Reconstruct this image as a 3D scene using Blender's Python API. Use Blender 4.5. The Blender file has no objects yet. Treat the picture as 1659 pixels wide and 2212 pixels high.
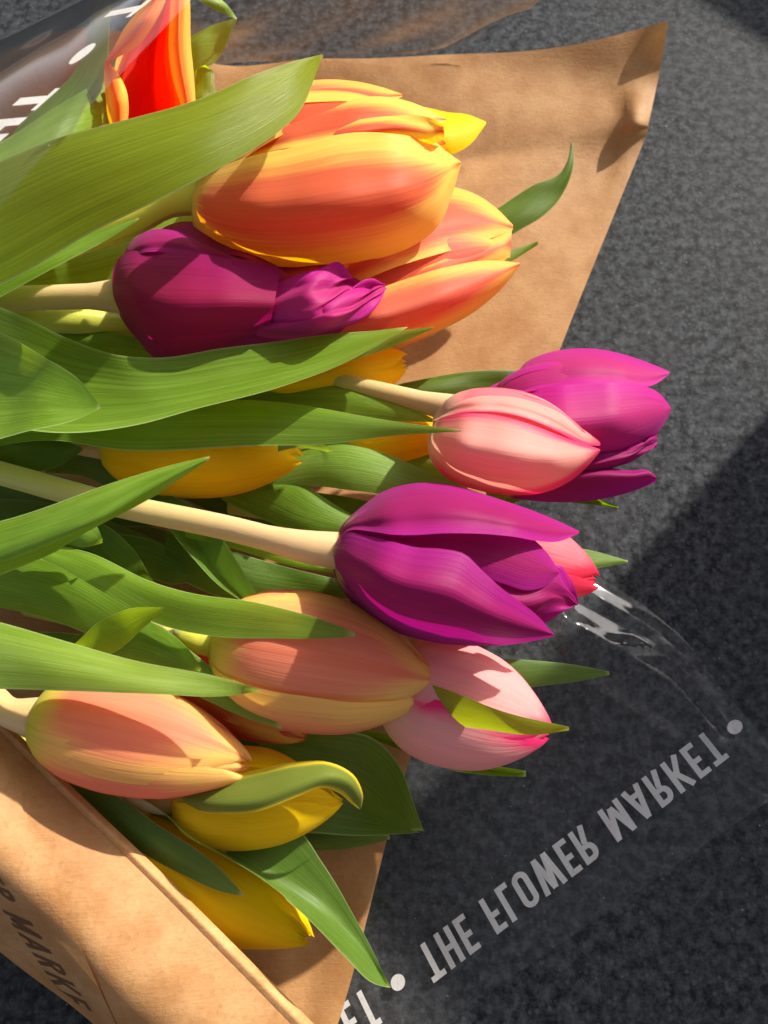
import bpy, math, random
import numpy as np
from mathutils import Vector, Matrix
from mathutils.bvhtree import BVHTree
random.seed(4)
rng = np.random.default_rng(4)
sc = bpy.context.scene
C = sc.collection

# ------------------------------------------------------------------ camera
TILT = math.radians(18)
DIST = 0.26
TV = 0.692                      # tangent of half the long side's field of view
TH = TV * 0.75
CAM = Vector((0, -DIST * math.sin(TILT), DIST * math.cos(TILT)))
cd = bpy.data.cameras.new('camera'); cam = bpy.data.objects.new('camera', cd); C.objects.link(cam)
cam.location = CAM; cam.rotation_euler = (TILT, 0, 0)
cd.sensor_fit = 'VERTICAL'; cd.sensor_height = 36; cd.lens = 18 / TV
cd.clip_start = 0.005; cd.clip_end = 100
cd.dof.use_dof = True; cd.dof.focus_distance = 0.195; cd.dof.aperture_fstop = 20
sc.camera = cam

# ------------------------------------------------------------------ light
SUN_EL = math.radians(29)
SUN_AZ = (0.70, 0.714)           # horizontal direction towards the sun
w = bpy.data.worlds.new('World'); sc.world = w; w.use_nodes = True
nt = w.node_tree
sky = nt.nodes.new('ShaderNodeTexSky'); sky.sky_type = 'NISHITA'; sky.sun_disc = False
sky.sun_elevation = SUN_EL; sky.sun_rotation = math.atan2(SUN_AZ[0], SUN_AZ[1])
sky.air_density = 0.6; sky.dust_density = 3.0; sky.ozone_density = 0.3
bg = nt.nodes['Background']; bg.inputs[1].default_value = 0.12
hsv = nt.nodes.new('ShaderNodeHueSaturation'); hsv.inputs['Saturation'].default_value = 0.35     # hazy, almost white sky
nt.links.new(sky.outputs[0], hsv.inputs['Color']); nt.links.new(hsv.outputs[0], bg.inputs[0])
sd = bpy.data.lights.new('sun', 'SUN'); sun = bpy.data.objects.new('sun', sd); C.objects.link(sun)
sd.energy = 5.0; sd.angle = math.radians(0.9); sd.color = (1.0, 0.93, 0.82)
SV = Vector((SUN_AZ[0] * math.cos(SUN_EL), SUN_AZ[1] * math.cos(SUN_EL), math.sin(SUN_EL))).normalized()
sun.rotation_euler = SV.to_track_quat('Z', 'Y').to_euler()
sc.view_settings.view_transform = 'Standard'; sc.view_settings.look = 'None'
sc.view_settings.exposure = 0.58; sc.view_settings.gamma = 1.0
sc.cycles.max_bounces = 8; sc.cycles.transparent_max_bounces = 12
sc.cycles.transmission_bounces = 8

# ------------------------------------------------------------------ helpers
ct, st = math.cos(TILT), math.sin(TILT)
def ray(x, y):
    a = (x - 829.5) / 829.5 * TH; b = (1106 - y) / 1106 * TV
    return Vector((a, b * ct + st, b * st - ct))
def W(x, y, z):
    """point at height z on the line of sight of photo position (x, y) in a 1659 x 2212 frame"""
    d = ray(x, y); t = (z - CAM.z) / d.z
    return CAM + d * t
def mpp(x, y, z):
    """metres per photo unit at that point"""
    d = ray(x, y); t = (z - CAM.z) / d.z
    return t * 2 * TH / 1659

def hermite(xs, ys, q):
    xs = np.asarray(xs, float); ys = np.asarray(ys, float); q = np.clip(np.asarray(q, float), xs[0], xs[-1])
    one = ys.ndim == 1
    if one: ys = ys[:, None]
    n = len(xs)
    if n == 2:
        t = ((q - xs[0]) / (xs[1] - xs[0]))[:, None]
        r = ys[0] * (1 - t) + ys[1] * t
        return r[:, 0] if one else r
    m = np.zeros_like(ys)
    d = np.diff(ys, axis=0) / np.diff(xs)[:, None]
    m[0] = d[0]; m[-1] = d[-1]
    h = np.diff(xs)[:, None]
    m[1:-1] = (d[:-1] * h[1:] + d[1:] * h[:-1]) / (h[1:] + h[:-1])
    i = np.clip(np.searchsorted(xs, q, side='right') - 1, 0, n - 2)
    hh = (xs[i + 1] - xs[i]); t = ((q - xs[i]) / hh)[:, None]; hh = hh[:, None]
    r = (2*t**3 - 3*t**2 + 1) * ys[i] + (t**3 - 2*t**2 + t) * hh * m[i] + (-2*t**3 + 3*t**2) * ys[i+1] + (t**3 - t**2) * hh * m[i+1]
    return r[:, 0] if one else r

def resample(pts, n):
    p = np.array([list(v) for v in pts], float)
    s = np.concatenate([[0], np.cumsum(np.maximum(np.linalg.norm(np.diff(p, axis=0), axis=1), 1e-6))])
    return hermite(s / s[-1], p, np.linspace(0, 1, n))

def grid_mesh(name, P, mat, parent=None, smooth=True):
    """P[nu, nv, 3] -> mesh with UV (across, along)"""
    nu, nv = P.shape[:2]
    me = bpy.data.meshes.new(name)
    idx = np.arange(nu * nv).reshape(nu, nv)
    f = np.stack([idx[:-1, :-1], idx[:-1, 1:], idx[1:, 1:], idx[1:, :-1]], -1).reshape(-1, 4)
    me.from_pydata(P.reshape(-1, 3).tolist(), [], f.tolist())
    uv = me.uv_layers.new(name='UVMap')
    U, V = np.meshgrid(np.linspace(0, 1, nu), np.linspace(0, 1, nv), indexing='ij')
    flat = np.stack([V.ravel(), U.ravel()], -1)
    uv.data.foreach_set('uv', flat[f.ravel()].ravel())
    if smooth: me.polygons.foreach_set('use_smooth', [True] * len(me.polygons))
    me.materials.append(mat)
    return link(name, me, parent)

def link(name, me, parent=None):
    o = bpy.data.objects.new(name, me); C.objects.link(o)
    if parent is not None:
        o.parent = parent
        o.matrix_parent_inverse = parent_world(parent).inverted()
    return o
def parent_world(p):
    m = Matrix.Translation(p.location)
    while p.parent is not None:
        p = p.parent; m = m   # parts keep identity transforms; only roots are moved
        if p.parent is None: return Matrix.Translation(p.location)
    return m

def thing(name, label, cat, loc, group=None):
    o = bpy.data.objects.new(name, None); C.objects.link(o); o.location = loc; o.empty_display_size = 0.005
    return tag(o, label, cat, group)
def tag(o, label, cat, group=None, kind=None):
    if label: o['label'] = label
    if cat: o['category'] = cat
    if group: o['group'] = group
    if kind: o['kind'] = kind
    return o

def loft(rails, nu=40, nv=12, cup=0.0, wav=0.0, seed=0):
    """rails: lists of (x, y, z) photo points; returns the grid of world points"""
    R = np.stack([resample([W(*p) for p in r], nu) for r in rails], 1)      # nu, k, 3
    return loft_world(R, nv, cup, wav, seed)
def loft_world(R, nv=12, cup=0.0, wav=0.0, seed=0):
    nu, k = R.shape[:2]
    v = np.linspace(0, 1, nv)
    if k == 2:
        P = R[:, 0][:, None] * (1 - v)[None, :, None] + R[:, 1][:, None] * v[None, :, None]
    else:
        xs = np.linspace(0, 1, k)
        P = np.stack([hermite(xs, R[i], v) for i in range(nu)], 0)
    du = np.gradient(P, axis=0); dv = np.gradient(P, axis=1)
    if k == 2: dv = np.repeat((R[:, 1] - R[:, 0])[:, None], nv, 1)
    n = np.cross(du, dv); n /= np.maximum(np.linalg.norm(n, axis=-1, keepdims=True), 1e-9)
    n *= np.where(n[..., 2:] < 0, -1, 1)
    width = np.linalg.norm(R[:, -1] - R[:, 0], axis=1)
    if cup:
        P = P + n * (cup * width[:, None] * (1 - (2 * v[None, :] - 1) ** 2))[..., None]
    if wav:
        g = np.random.default_rng(seed)
        u = np.linspace(0, 1, nu)[:, None]
        s = 0
        for _ in range(4):
            s = s + np.sin(u * g.uniform(3, 14) + g.uniform(0, 6) + v[None] * g.uniform(-5, 5)) * g.uniform(.4, 1)
        P = P + n * (s * wav * np.minimum(1, width[:, None] / 0.008))[..., None]
    return P

def tube(name, pts, rad, mat, parent=None, nu=24, ns=14, cap=True):
    p = resample(pts, nu)
    r = np.interp(np.linspace(0, 1, nu), np.linspace(0, 1, len(rad)), rad) if hasattr(rad, '__len__') else np.full(nu, rad)
    t = np.gradient(p, axis=0); t /= np.linalg.norm(t, axis=1, keepdims=True)
    up = np.array([0.0, 0.0, 1.0]); s = np.cross(t, up); s /= np.linalg.norm(s, axis=1, keepdims=True); b = np.cross(s, t)
    a = np.linspace(0, 2 * math.pi, ns + 1)
    P = p[:, None] + r[:, None, None] * (np.cos(a)[None, :, None] * s[:, None] + np.sin(a)[None, :, None] * b[:, None])
    return grid_mesh(name, P, mat, parent)

# ------------------------------------------------------------------ materials
class G:
    def __init__(s, name):
        s.m = bpy.data.materials.new(name); s.m.use_nodes = True; s.t = s.m.node_tree
        s.t.nodes.clear(); s.out = s.n('OutputMaterial')
    def n(s, kind, **kw):
        nd = s.t.nodes.new('ShaderNode' + kind)
        for k, v in kw.items(): setattr(nd, k, v)
        return nd
    def set(s, sock, v):
        if isinstance(v, bpy.types.NodeSocket): s.t.links.new(v, sock)
        elif isinstance(v, (tuple, list)) and len(v) == 3 and sock.type == 'RGBA': sock.default_value = (*v, 1)
        else: sock.default_value = v
    def math(s, op, a, b=0.0, c=0.0):
        nd = s.n('Math', operation=op); s.set(nd.inputs[0], a); s.set(nd.inputs[1], b); s.set(nd.inputs[2], c); return nd.outputs[0]
    def mapr(s, v, a, b, c=0.0, d=1.0, smooth=True):
        nd = s.n('MapRange'); nd.interpolation_type = 'SMOOTHSTEP' if smooth else 'LINEAR'
        for i, q in enumerate((v, a, b, c, d)): s.set(nd.inputs[i], q)
        return nd.outputs[0]
    def mix(s, f, a, b, mode='MIX'):
        nd = s.n('Mix', data_type='RGBA', blend_type=mode); s.set(nd.inputs[0], f); s.set(nd.inputs[6], a); s.set(nd.inputs[7], b); return nd.outputs[2]
    def noise(s, vec, scale, detail=3, rough=.55, dist=0.0):
        nd = s.n('TexNoise'); s.set(nd.inputs['Vector'], vec); nd.inputs['Scale'].default_value = scale
        nd.inputs['Detail'].default_value = detail; nd.inputs['Roughness'].default_value = rough; nd.inputs['Distortion'].default_value = dist
        return nd.outputs[0]
    def mapping(s, vec, scale, loc=(0, 0, 0), rot=(0, 0, 0)):
        nd = s.n('Mapping'); s.set(nd.inputs[0], vec); nd.inputs[1].default_value = loc; nd.inputs[2].default_value = rot; nd.inputs[3].default_value = scale; return nd.outputs[0]
    def uv(s):
        nd = s.n('UVMap'); nd.uv_map = 'UVMap'
        sp = s.n('SeparateXYZ'); s.t.links.new(nd.outputs[0], sp.inputs[0]); return nd.outputs[0], sp.outputs[0], sp.outputs[1]
    def obj(s): return s.n('TexCoord').outputs['Object']
    def bump(s, h, strength, dist):
        nd = s.n('Bump'); nd.inputs['Strength'].default_value = strength; nd.inputs['Distance'].default_value = dist; s.set(nd.inputs['Height'], h); return nd.outputs[0]
    def pbsdf(s, col, rough=.5, spec=.4, normal=None, sheen=0.0, coat=0.0):
        nd = s.n('BsdfPrincipled'); s.set(nd.inputs['Base Color'], col); s.set(nd.inputs['Roughness'], rough)
        nd.inputs['Specular IOR Level'].default_value = spec
        nd.inputs['Sheen Weight'].default_value = sheen; nd.inputs['Coat Weight'].default_value = coat
        if normal is not None: s.set(nd.inputs['Normal'], normal)
        return nd.outputs[0]
    def trans(s, col, normal=None):
        nd = s.n('BsdfTranslucent'); s.set(nd.inputs[0], col)
        if normal is not None: s.set(nd.inputs['Normal'], normal)
        return nd.outputs[0]
    def mixs(s, f, a, b):
        nd = s.n('MixShader'); s.set(nd.inputs[0], f); s.set(nd.inputs[1], a); s.set(nd.inputs[2], b); return nd.outputs[0]
    def end(s, sh): s.t.links.new(sh, s.out.inputs[0]); return s.m

def petal_mat(name, center, edge, base, tip=None, f0=.35, f1=.95, base_len=.16, curve=.5, trans=.42, tipw=.10, streak=.34, mid=None, sheen=.15):
    g = G(name); uv, x, y = g.uv()
    info = g.n('ObjectInfo').outputs['Random']
    off = g.n('CombineXYZ'); g.set(off.inputs[0], g.math('MULTIPLY', info, 37.0)); g.set(off.inputs[1], g.math('MULTIPLY', info, 11.0))
    va = g.n('VectorMath', operation='ADD'); g.set(va.inputs[0], uv); g.set(va.inputs[1], off.outputs[0]); uvo = va.outputs[0]
    st1 = g.noise(g.mapping(uvo, (26, 1.0, 1)), 1.0, 4, .6)
    st2 = g.noise(g.mapping(uvo, (110, 2.2, 1)), 1.0, 2, .5)
    bl = g.noise(g.mapping(uvo, (4, 2.2, 1)), 1.0, 3, .55)
    e = g.math('ABSOLUTE', g.math('MULTIPLY_ADD', x, 2.0, -1.0))
    dy = g.math('ABSOLUTE', g.math('SUBTRACT', y, .42))
    k = g.math('MULTIPLY_ADD', g.math('POWER', dy, 2.0), curve * 3.0, e)
    k = g.math('ADD', k, g.math('MULTIPLY', g.math('SUBTRACT', st1, .5), streak))
    k = g.math('ADD', k, g.math('MULTIPLY', g.math('SUBTRACT', bl, .5), .45))
    col = g.mix(g.mapr(k, f0, f1), center, edge)
    if mid is not None:       # a darker line down the middle of the petal
        col = g.mix(g.math('MULTIPLY', g.mapr(e, .16, .0), .55), col, mid)
    bb = g.math('ADD', y, g.math('MULTIPLY', g.math('SUBTRACT', st1, .5), .12))
    col = g.mix(g.mapr(bb, base_len, base_len * .25), col, base)
    if tip is not None:
        tt = g.math('ADD', g.math('ADD', y, g.math('MULTIPLY', e, -.12)), g.math('MULTIPLY', g.math('SUBTRACT', st2, .5), .05))
        col = g.mix(g.mapr(tt, 1 - tipw, 1.0), col, tip)
    sv = g.math('MULTIPLY_ADD', st2, .16, g.math('MULTIPLY_ADD', st1, .22, .81))
    vm = g.n('VectorMath', operation='SCALE'); g.set(vm.inputs[0], col); g.set(vm.inputs['Scale'], sv); col = vm.outputs[0]
    nrm = g.bump(g.math('ADD', g.math('MULTIPLY', st2, .5), g.math('MULTIPLY', st1, 2.0)), .22, .0006)
    p = g.pbsdf(col, .5, .16, nrm, sheen=sheen * .4)
    hs = g.n('HueSaturation'); hs.inputs['Saturation'].default_value = 1.15; hs.inputs['Value'].default_value = 1.25; g.set(hs.inputs['Color'], col)
    return g.end(g.mixs(trans, p, g.trans(hs.outputs[0], nrm)))

def leaf_mat(name, c1, c2, tcol, trans=.40, rough=.42):
    g = G(name); uv, x, y = g.uv()
    info = g.n('ObjectInfo').outputs['Random']
    off = g.n('CombineXYZ'); g.set(off.inputs[0], g.math('MULTIPLY', info, 53.0)); g.set(off.inputs[1], g.math('MULTIPLY', info, 17.0))
    va = g.n('VectorMath', operation='ADD'); g.set(va.inputs[0], uv); g.set(va.inputs[1], off.outputs[0]); uvo = va.outputs[0]
    v1 = g.noise(g.mapping(uvo, (34, .9, 1)), 1.0, 4, .6)
    v2 = g.noise(g.mapping(uvo, (130, 3, 1)), 1.0, 2, .5)
    b = g.noise(g.mapping(uvo, (3, 4.0, 1)), 1.0, 4, .6)
    col = g.mix(g.mapr(g.math('ADD', g.math('MULTIPLY', b, .7), g.math('MULTIPLY', v1, .45)), .42, .78), c1, c2)
    col = g.mix(g.math('MULTIPLY', g.mapr(info, 0, 1, smooth=False), .35), col, (.13, .21, .016))
    e = g.math('ABSOLUTE', g.math('MULTIPLY_ADD', x, 2.0, -1.0))
    rim = g.math('MULTIPLY', g.mapr(e, .955, .99), .65)
    col = g.mix(rim, col, (.42, .55, .22))
    tipf = g.mapr(y, .975, .998)
    col = g.mix(g.math('MULTIPLY', tipf, .7), col, (.50, .50, .20))
    sv = g.math('MULTIPLY_ADD', v2, .35, g.math('MULTIPLY_ADD', v1, .35, .65))
    vm = g.n('VectorMath', operation='SCALE'); g.set(vm.inputs[0], col); g.set(vm.inputs['Scale'], sv); col = vm.outputs[0]
    nrm = g.bump(g.math('ADD', g.math('MULTIPLY', v1, 2.0), v2), .25, .0005)
    p = g.pbsdf(col, g.math('MULTIPLY_ADD', b, .25, rough - .14), .42, nrm, sheen=.02)
    t = g.mix(.35, tcol, col)
    vm2 = g.n('VectorMath', operation='MULTIPLY'); g.set(vm2.inputs[0], t); 
    cx = g.n('CombineXYZ')
    for i in range(3): g.set(cx.inputs[i], g.math('MULTIPLY_ADD', v1, .7, .65))
    g.set(vm2.inputs[1], cx.outputs[0])
    return g.end(g.mixs(trans, p, g.trans(vm2.outputs[0], nrm)))

def stem_mat(name, c1, c2):
    g = G(name); uv, x, y = g.uv()
    n1 = g.noise(g.mapping(uv, (10, 1.5, 1)), 2.0, 3)
    n2 = g.noise(g.mapping(uv, (60, 40, 1)), 1.0, 2)
    col = g.mix(g.mapr(g.math('ADD', y, g.math('MULTIPLY', g.math('SUBTRACT', n1, .5), .5)), .1, .9), c1, c2)
    nrm = g.bump(n2, .15, .0004)
    nd = g.n('BsdfPrincipled'); g.set(nd.inputs['Base Color'], col); nd.inputs['Roughness'].default_value = .45
    nd.inputs['Subsurface Weight'].default_value = .6; nd.inputs['Subsurface Radius'].default_value = (1, .8, .3); nd.inputs['Subsurface Scale'].default_value = .003
    g.set(nd.inputs['Normal'], nrm); nd.inputs['Sheen Weight'].default_value = .3
    return g.end(nd.outputs[0])

M = {}
YEL = (.86, .56, .04)
M['orange'] = petal_mat('petal_orange', (.68, .135, .055), (.92, .64, .12), (.80, .66, .09), (.70, .05, .01), f0=.36, f1=.92, base_len=.14, curve=.9)
M['coral'] = petal_mat('petal_coral', (.77, .165, .095), (.91, .57, .12), (.80, .60, .06), (.68, .05, .02), f0=.45, f1=.98, base_len=.12, curve=.7)
M['peach'] = petal_mat('petal_peach', (.82, .29, .17), (.90, .60, .17), (.72, .66, .09), (.72, .10, .03), f0=.30, f1=.95, base_len=.17, curve=.9, mid=(.74, .20, .10), tipw=.07)
M['red'] = petal_mat('petal_red_inside', (.90, .012, .004), (.92, .16, .01), (.85, .02, .005), None, f0=.6, f1=1.2, base_len=.02, curve=.1, trans=.5)
M['flame'] = petal_mat('petal_flame_rim', (.90, .20, .02), (.92, .58, .09), (.88, .16, .02), None, f0=.1, f1=.75, base_len=.25, curve=.1, trans=.4)
M['purple'] = petal_mat('petal_purple', (.34, .011, .128), (.40, .012, .225), (.55, .42, .12), None, f0=.2, f1=1.0, base_len=.075, curve=.3, trans=.38, sheen=.1)
M['magenta'] = petal_mat('petal_magenta_lit', (.52, .030, .20), (.56, .018, .30), (.50, .30, .16), None, f0=.2, f1=1.0, base_len=.07, curve=.3, trans=.4, sheen=.12)  # brighter copy of the purple: the sunlit tone is put into the colour
M['wine'] = petal_mat('petal_wine_shaded', (.36, .013, .080), (.40, .013, .15), (.30, .06, .08), None, f0=.2, f1=1.0, base_len=.06, curve=.3, trans=.45, sheen=.1)  # duller outer petal face, with the tone of its shade painted in
M['pink'] = petal_mat('petal_pink', (.84, .40, .34), (.86, .07, .20), (.82, .62, .42), (.84, .03, .13), f0=.66, f1=1.06, base_len=.20, curve=.55, trans=.4, tipw=.16)
M['rose'] = petal_mat('petal_rose', (.85, .44, .42), (.80, .03, .19), (.80, .62, .44), (.78, .02, .15), f0=.56, f1=1.02, base_len=.22, curve=.7, trans=.4, tipw=.22)
M['hot'] = petal_mat('petal_hot_pink', (.85, .22, .27), (.86, .05, .12), (.80, .50, .4), (.84, .03, .10), f0=.45, f1=1.0, base_len=.15, curve=.8, trans=.4, tipw=.25)
M['yellow'] = petal_mat('petal_yellow', (.93, .66, .004), (.95, .73, .006), (.78, .68, .03), None, base_len=.1, trans=.5)
M['yellow_green'] = petal_mat('petal_green_streaked', (.19, .24, .035), (.84, .60, .03), (.40, .34, .06), None, f0=.70, f1=1.02, base_len=.05, curve=.15, trans=.35, streak=.25)
M['leaf'] = leaf_mat('leaf_green', (.122, .235, .012), (.205, .36, .036), (.45, .66, .004))
M['leaf_pale'] = leaf_mat('leaf_pale', (.205, .36, .035), (.30, .48, .10), (.46, .68, .012))
M['leaf_lime'] = leaf_mat('leaf_lime', (.19, .30, .010), (.26, .40, .024), (.56, .76, .003), trans=.58)
M['leaf_shaded'] = leaf_mat('leaf_shaded', (.060, .125, .009), (.105, .195, .020), (.24, .38, .004), trans=.36)  # darker copy of the leaf green: shade inside the bunch is painted in
M['leaf_blue'] = leaf_mat('leaf_bluish', (.085, .18, .022), (.14, .265, .050), (.27, .47, .008), trans=.36)
M['stem'] = stem_mat('stem_pale', (.50, .46, .10), (.62, .42, .20))
M['stem_peach'] = stem_mat('stem_peach', (.46, .44, .12), (.64, .42, .21))
M['stem_lime'] = stem_mat('stem_lime', (.46, .50, .06), (.66, .62, .07))
M['stem_green'] = stem_mat('stem_green', (.24, .34, .07), (.40, .46, .10))

def paper_mat(name, k=1.0, tr=.18):
    g = G(name); o = g.obj(); uv, x, y = g.uv()
    n1 = g.noise(o, 90, 5, .6); n2 = g.noise(o, 800, 5, .7); n3 = g.noise(g.mapping(o, (250, 1800, 250)), 1.0, 2)
    col = g.mix(g.mapr(n1, .3, .7), (.42 * k, .200 * k, .070 * k), (.54 * k, .295 * k, .125 * k))
    col = g.mix(g.math('MULTIPLY', g.mapr(n2, .48, .72), .5), col, (.30 * k, .135 * k, .05 * k))
    col = g.mix(g.math('MULTIPLY', g.mapr(n2, .42, .2), .5), col, (.62 * k, .40 * k, .22 * k))
    col = g.mix(g.math('MULTIPLY', g.mapr(n3, .5, .8), .18), col, (.62 * k, .40 * k, .2 * k))
    nrm = g.bump(g.math('ADD', n2, g.math('MULTIPLY', n3, .5)), .3, .0006)
    p = g.pbsdf(col, .62, .3, nrm)
    return g.end(g.mixs(tr, p, g.trans((.75, .40, .12), nrm)))
M['paper'] = paper_mat('kraft_paper')
M['paper_rim_lit'] = paper_mat('kraft_paper_sunlit_rim', 1.25, .1)  # paler copy of the paper: sun catching the folded rim is painted in

def granite_mat():
    g = G('dark_granite'); o = g.obj()
    n1 = g.noise(o, 270, 6, .72); n2 = g.noise(o, 950, 5, .7); n3 = g.noise(o, 22, 3, .5)
    v = g.n('TexVoronoi'); g.set(v.inputs['Vector'], o); v.inputs['Scale'].default_value = 260
    col = g.mix(g.mapr(n1, .34, .68), (.011, .0122, .014), (.078, .085, .094))
    col = g.mix(g.math('MULTIPLY', g.mapr(n2, .5, .72), .6), col, (.015, .015, .017))
    col = g.mix(g.math('MULTIPLY', g.mapr(n2, .40, .28), .5), col, (.12, .124, .128))
    col = g.mix(g.math('MULTIPLY', g.mapr(n3, .35, .7), .25), col, (.05, .05, .055))
    v2 = g.n('TexVoronoi'); g.set(v2.inputs['Vector'], o); v2.inputs['Scale'].default_value = 520; v2.inputs['Randomness'].default_value = 1.0
    rc = g.n('SeparateColor'); g.set(rc.inputs[0], v2.outputs['Color'])
    chip = g.math('MULTIPLY', g.mapr(v2.outputs['Distance'], .45, .25), g.mapr(rc.outputs[0], .72, .80))
    col = g.mix(g.math('MULTIPLY', chip, .30), col, (.135, .14, .15))
    pit = g.math('MULTIPLY', g.mapr(v2.outputs['Distance'], .5, .3), g.mapr(rc.outputs[1], .75, .82))
    col = g.mix(g.math('MULTIPLY', pit, .38), col, (.008, .008, .009))
    sp = g.noise(o, 900, 2, .5)
    col = g.mix(g.mapr(sp, .74, .80), col, (.45, .45, .45))
    nrm = g.bump(n2, .12, .0004)
    return g.end(g.pbsdf(col, .62, .06, nrm))
M['granite'] = granite_mat()

def film_mat(name='clear_film', rough=.03):
    g = G(name); o = g.obj()
    lw = g.n('LayerWeight'); lw.inputs[0].default_value = .5
    n = g.noise(g.mapping(o, (60, 60, 60)), 1.0, 3, .5); n2 = g.noise(o, 700, 2, .5)
    nrm = g.bump(n, .012, .002)
    g.set(lw.inputs['Normal'], nrm)
    f = g.math('POWER', lw.outputs['Facing'], 4.0)
    f = g.math('MINIMUM', g.math('MULTIPLY_ADD', f, 2.6, .022), .9)
    tr = g.n('BsdfTransparent'); tr.inputs[0].default_value = (.95, .945, .94, 1)
    gl = g.n('BsdfGlossy'); gl.inputs['Roughness'].default_value = rough; g.set(gl.inputs['Normal'], nrm)
    gl.inputs[0].default_value = (1, 1, 1, 1)
    s = g.mixs(f, tr.outputs[0], gl.outputs[0])
    df = g.n('BsdfDiffuse'); df.inputs[0].default_value = (.7, .7, .7, 1)
    dust = g.noise(o, 1500, 2, .5)
    s = g.mixs(g.math('MULTIPLY_ADD', g.mapr(dust, .76, .82), .5, .015), s, df.outputs[0])
    return g.end(s)
M['film'] = film_mat()
M['film_flat'] = film_mat('clear_film_scuffed', .07)
def print_mat(name, c, a=.85, tr=.2):
    g = G(name); o = g.obj(); n = g.noise(o, 1400, 2, .6)
    p = g.pbsdf(c, .6, .2); t = g.trans(c)
    s = g.mixs(tr, p, t); tp = g.n('BsdfTransparent')
    return g.end(g.mixs(g.math('MULTIPLY', g.mapr(n, .2, .45, .75, 1.0), a), tp.outputs[0], s))
M['white_ink'] = print_mat('white_ink', (.80, .79, .78), .88, .35)
M['brown_ink'] = print_mat('brown_ink', (.13, .062, .03), .85, .05)

# ------------------------------------------------------------------ setting: granite slab
me = bpy.data.meshes.new('granite_tabletop')
s, d, b = 1.1, 0.03, 0.004
vs = []; fs = []
for (hx, z) in ((s, -d), (s, -b), (s - b, 0)):
    for (cx, cy) in ((-1, -1), (1, -1), (1, 1), (-1, 1)): vs.append((cx * hx, cy * hx, z))
for r in range(2):
    for i in range(4):
        j = (i + 1) % 4; fs.append((r*4+i, r*4+j, r*4+4+j, r*4+4+i))
fs += [(8, 9, 10, 11), (3, 2, 1, 0)]
me.from_pydata(vs, [], fs); me.materials.append(M['granite'])
tag(link('tabletop', me), 'dark speckled granite tabletop under the bouquet', None, kind='structure')

# added panels out of view, placed and sized to shade parts of the granite
def shade_panel(name, label, corner, side, H=.8):
    a = Vector((SUN_AZ[0], SUN_AZ[1], 0)).normalized(); p = Vector((a.y, -a.x, 0)) * side
    me = bpy.data.meshes.new(name); vs = []; fs = []
    q = [corner, corner + p * .8, corner + p * .8 + a * .1, corner + a * .1]
    c = .004
    for z, k in ((0, 0), (H - .01, 0), (H, 1)):
        for i, v in enumerate(q):
            v = v + (sum(q, Vector()) / 4 - v).normalized() * c * k; vs.append((v.x, v.y, z))
    for r in range(2):
        for i in range(4): j = (i + 1) % 4; fs.append((r*4+i, r*4+j, r*4+4+j, r*4+4+i))
    fs += [(8, 9, 10, 11)]
    me.from_pydata(vs, [], fs)
    g = G('grey_' + name); o = g.obj(); n = g.noise(o, 30, 4)
    me.materials.append(g.end(g.pbsdf(g.mix(n, (.30, .29, .28), (.42, .41, .40)), .8, .2, g.bump(n, .2, .002))))
    tag(link(name, me), label, None, kind='structure')
AZ = Vector((SUN_AZ[0], SUN_AZ[1], 0)).normalized()
WC = W(1659, 890, 0) + AZ * .22
shade_panel('shade_panel_near', 'added grey panel out of view that shades the near right of the granite', WC, 1, (WC - W(730, 1950, 0)).dot(AZ) * math.tan(SUN_EL))
LC = W(1320, -140, 0) + AZ * .33
shade_panel('shade_panel_low', 'low added grey panel out of view that shades the far right corner', LC, 1, (LC - W(1580, 55, 0)).dot(AZ) * math.tan(SUN_EL))
shade_panel('shade_panel_far', 'added grey panel out of view that shades the far left corner', W(-20, -120, 0) + AZ * .5, -1)

# ------------------------------------------------------------------ letters
def stroke(pts, wd):
    """polyline -> quads of width wd with mitred joints"""
    p = np.array(pts, float); n = len(p); out = []
    closed = np.allclose(p[0], p[-1])
    L = []; R = []
    for i in range(n):
        if closed: a = p[i] - p[i-1 if i else n-2]; b = p[(i+1) if i < n-1 else 1] - p[i]
        else:
            a = p[i] - p[i-1] if i else p[1] - p[0]
            b = p[i+1] - p[i] if i < n-1 else p[i] - p[i-1]
        a = a / np.linalg.norm(a); b = b / np.linalg.norm(b)
        na = np.array([-a[1], a[0]]); nb = np.array([-b[1], b[0]]); m = na + nb; m = m / max(np.linalg.norm(m), 1e-6)
        k = wd / 2 / max(.35, float(m @ na)); L.append(p[i] + m * k); R.append(p[i] - m * k)
    for i in range(n - 1): out.append((R[i], R[i+1], L[i+1], L[i]))
    return out
def arc(cx, cy, rx, ry, a0, a1, n=8):
    return [(cx + rx * math.cos(math.radians(a0 + (a1-a0)*i/n)), cy + ry * math.sin(math.radians(a0 + (a1-a0)*i/n))) for i in range(n+1)]
SW = .15
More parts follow.
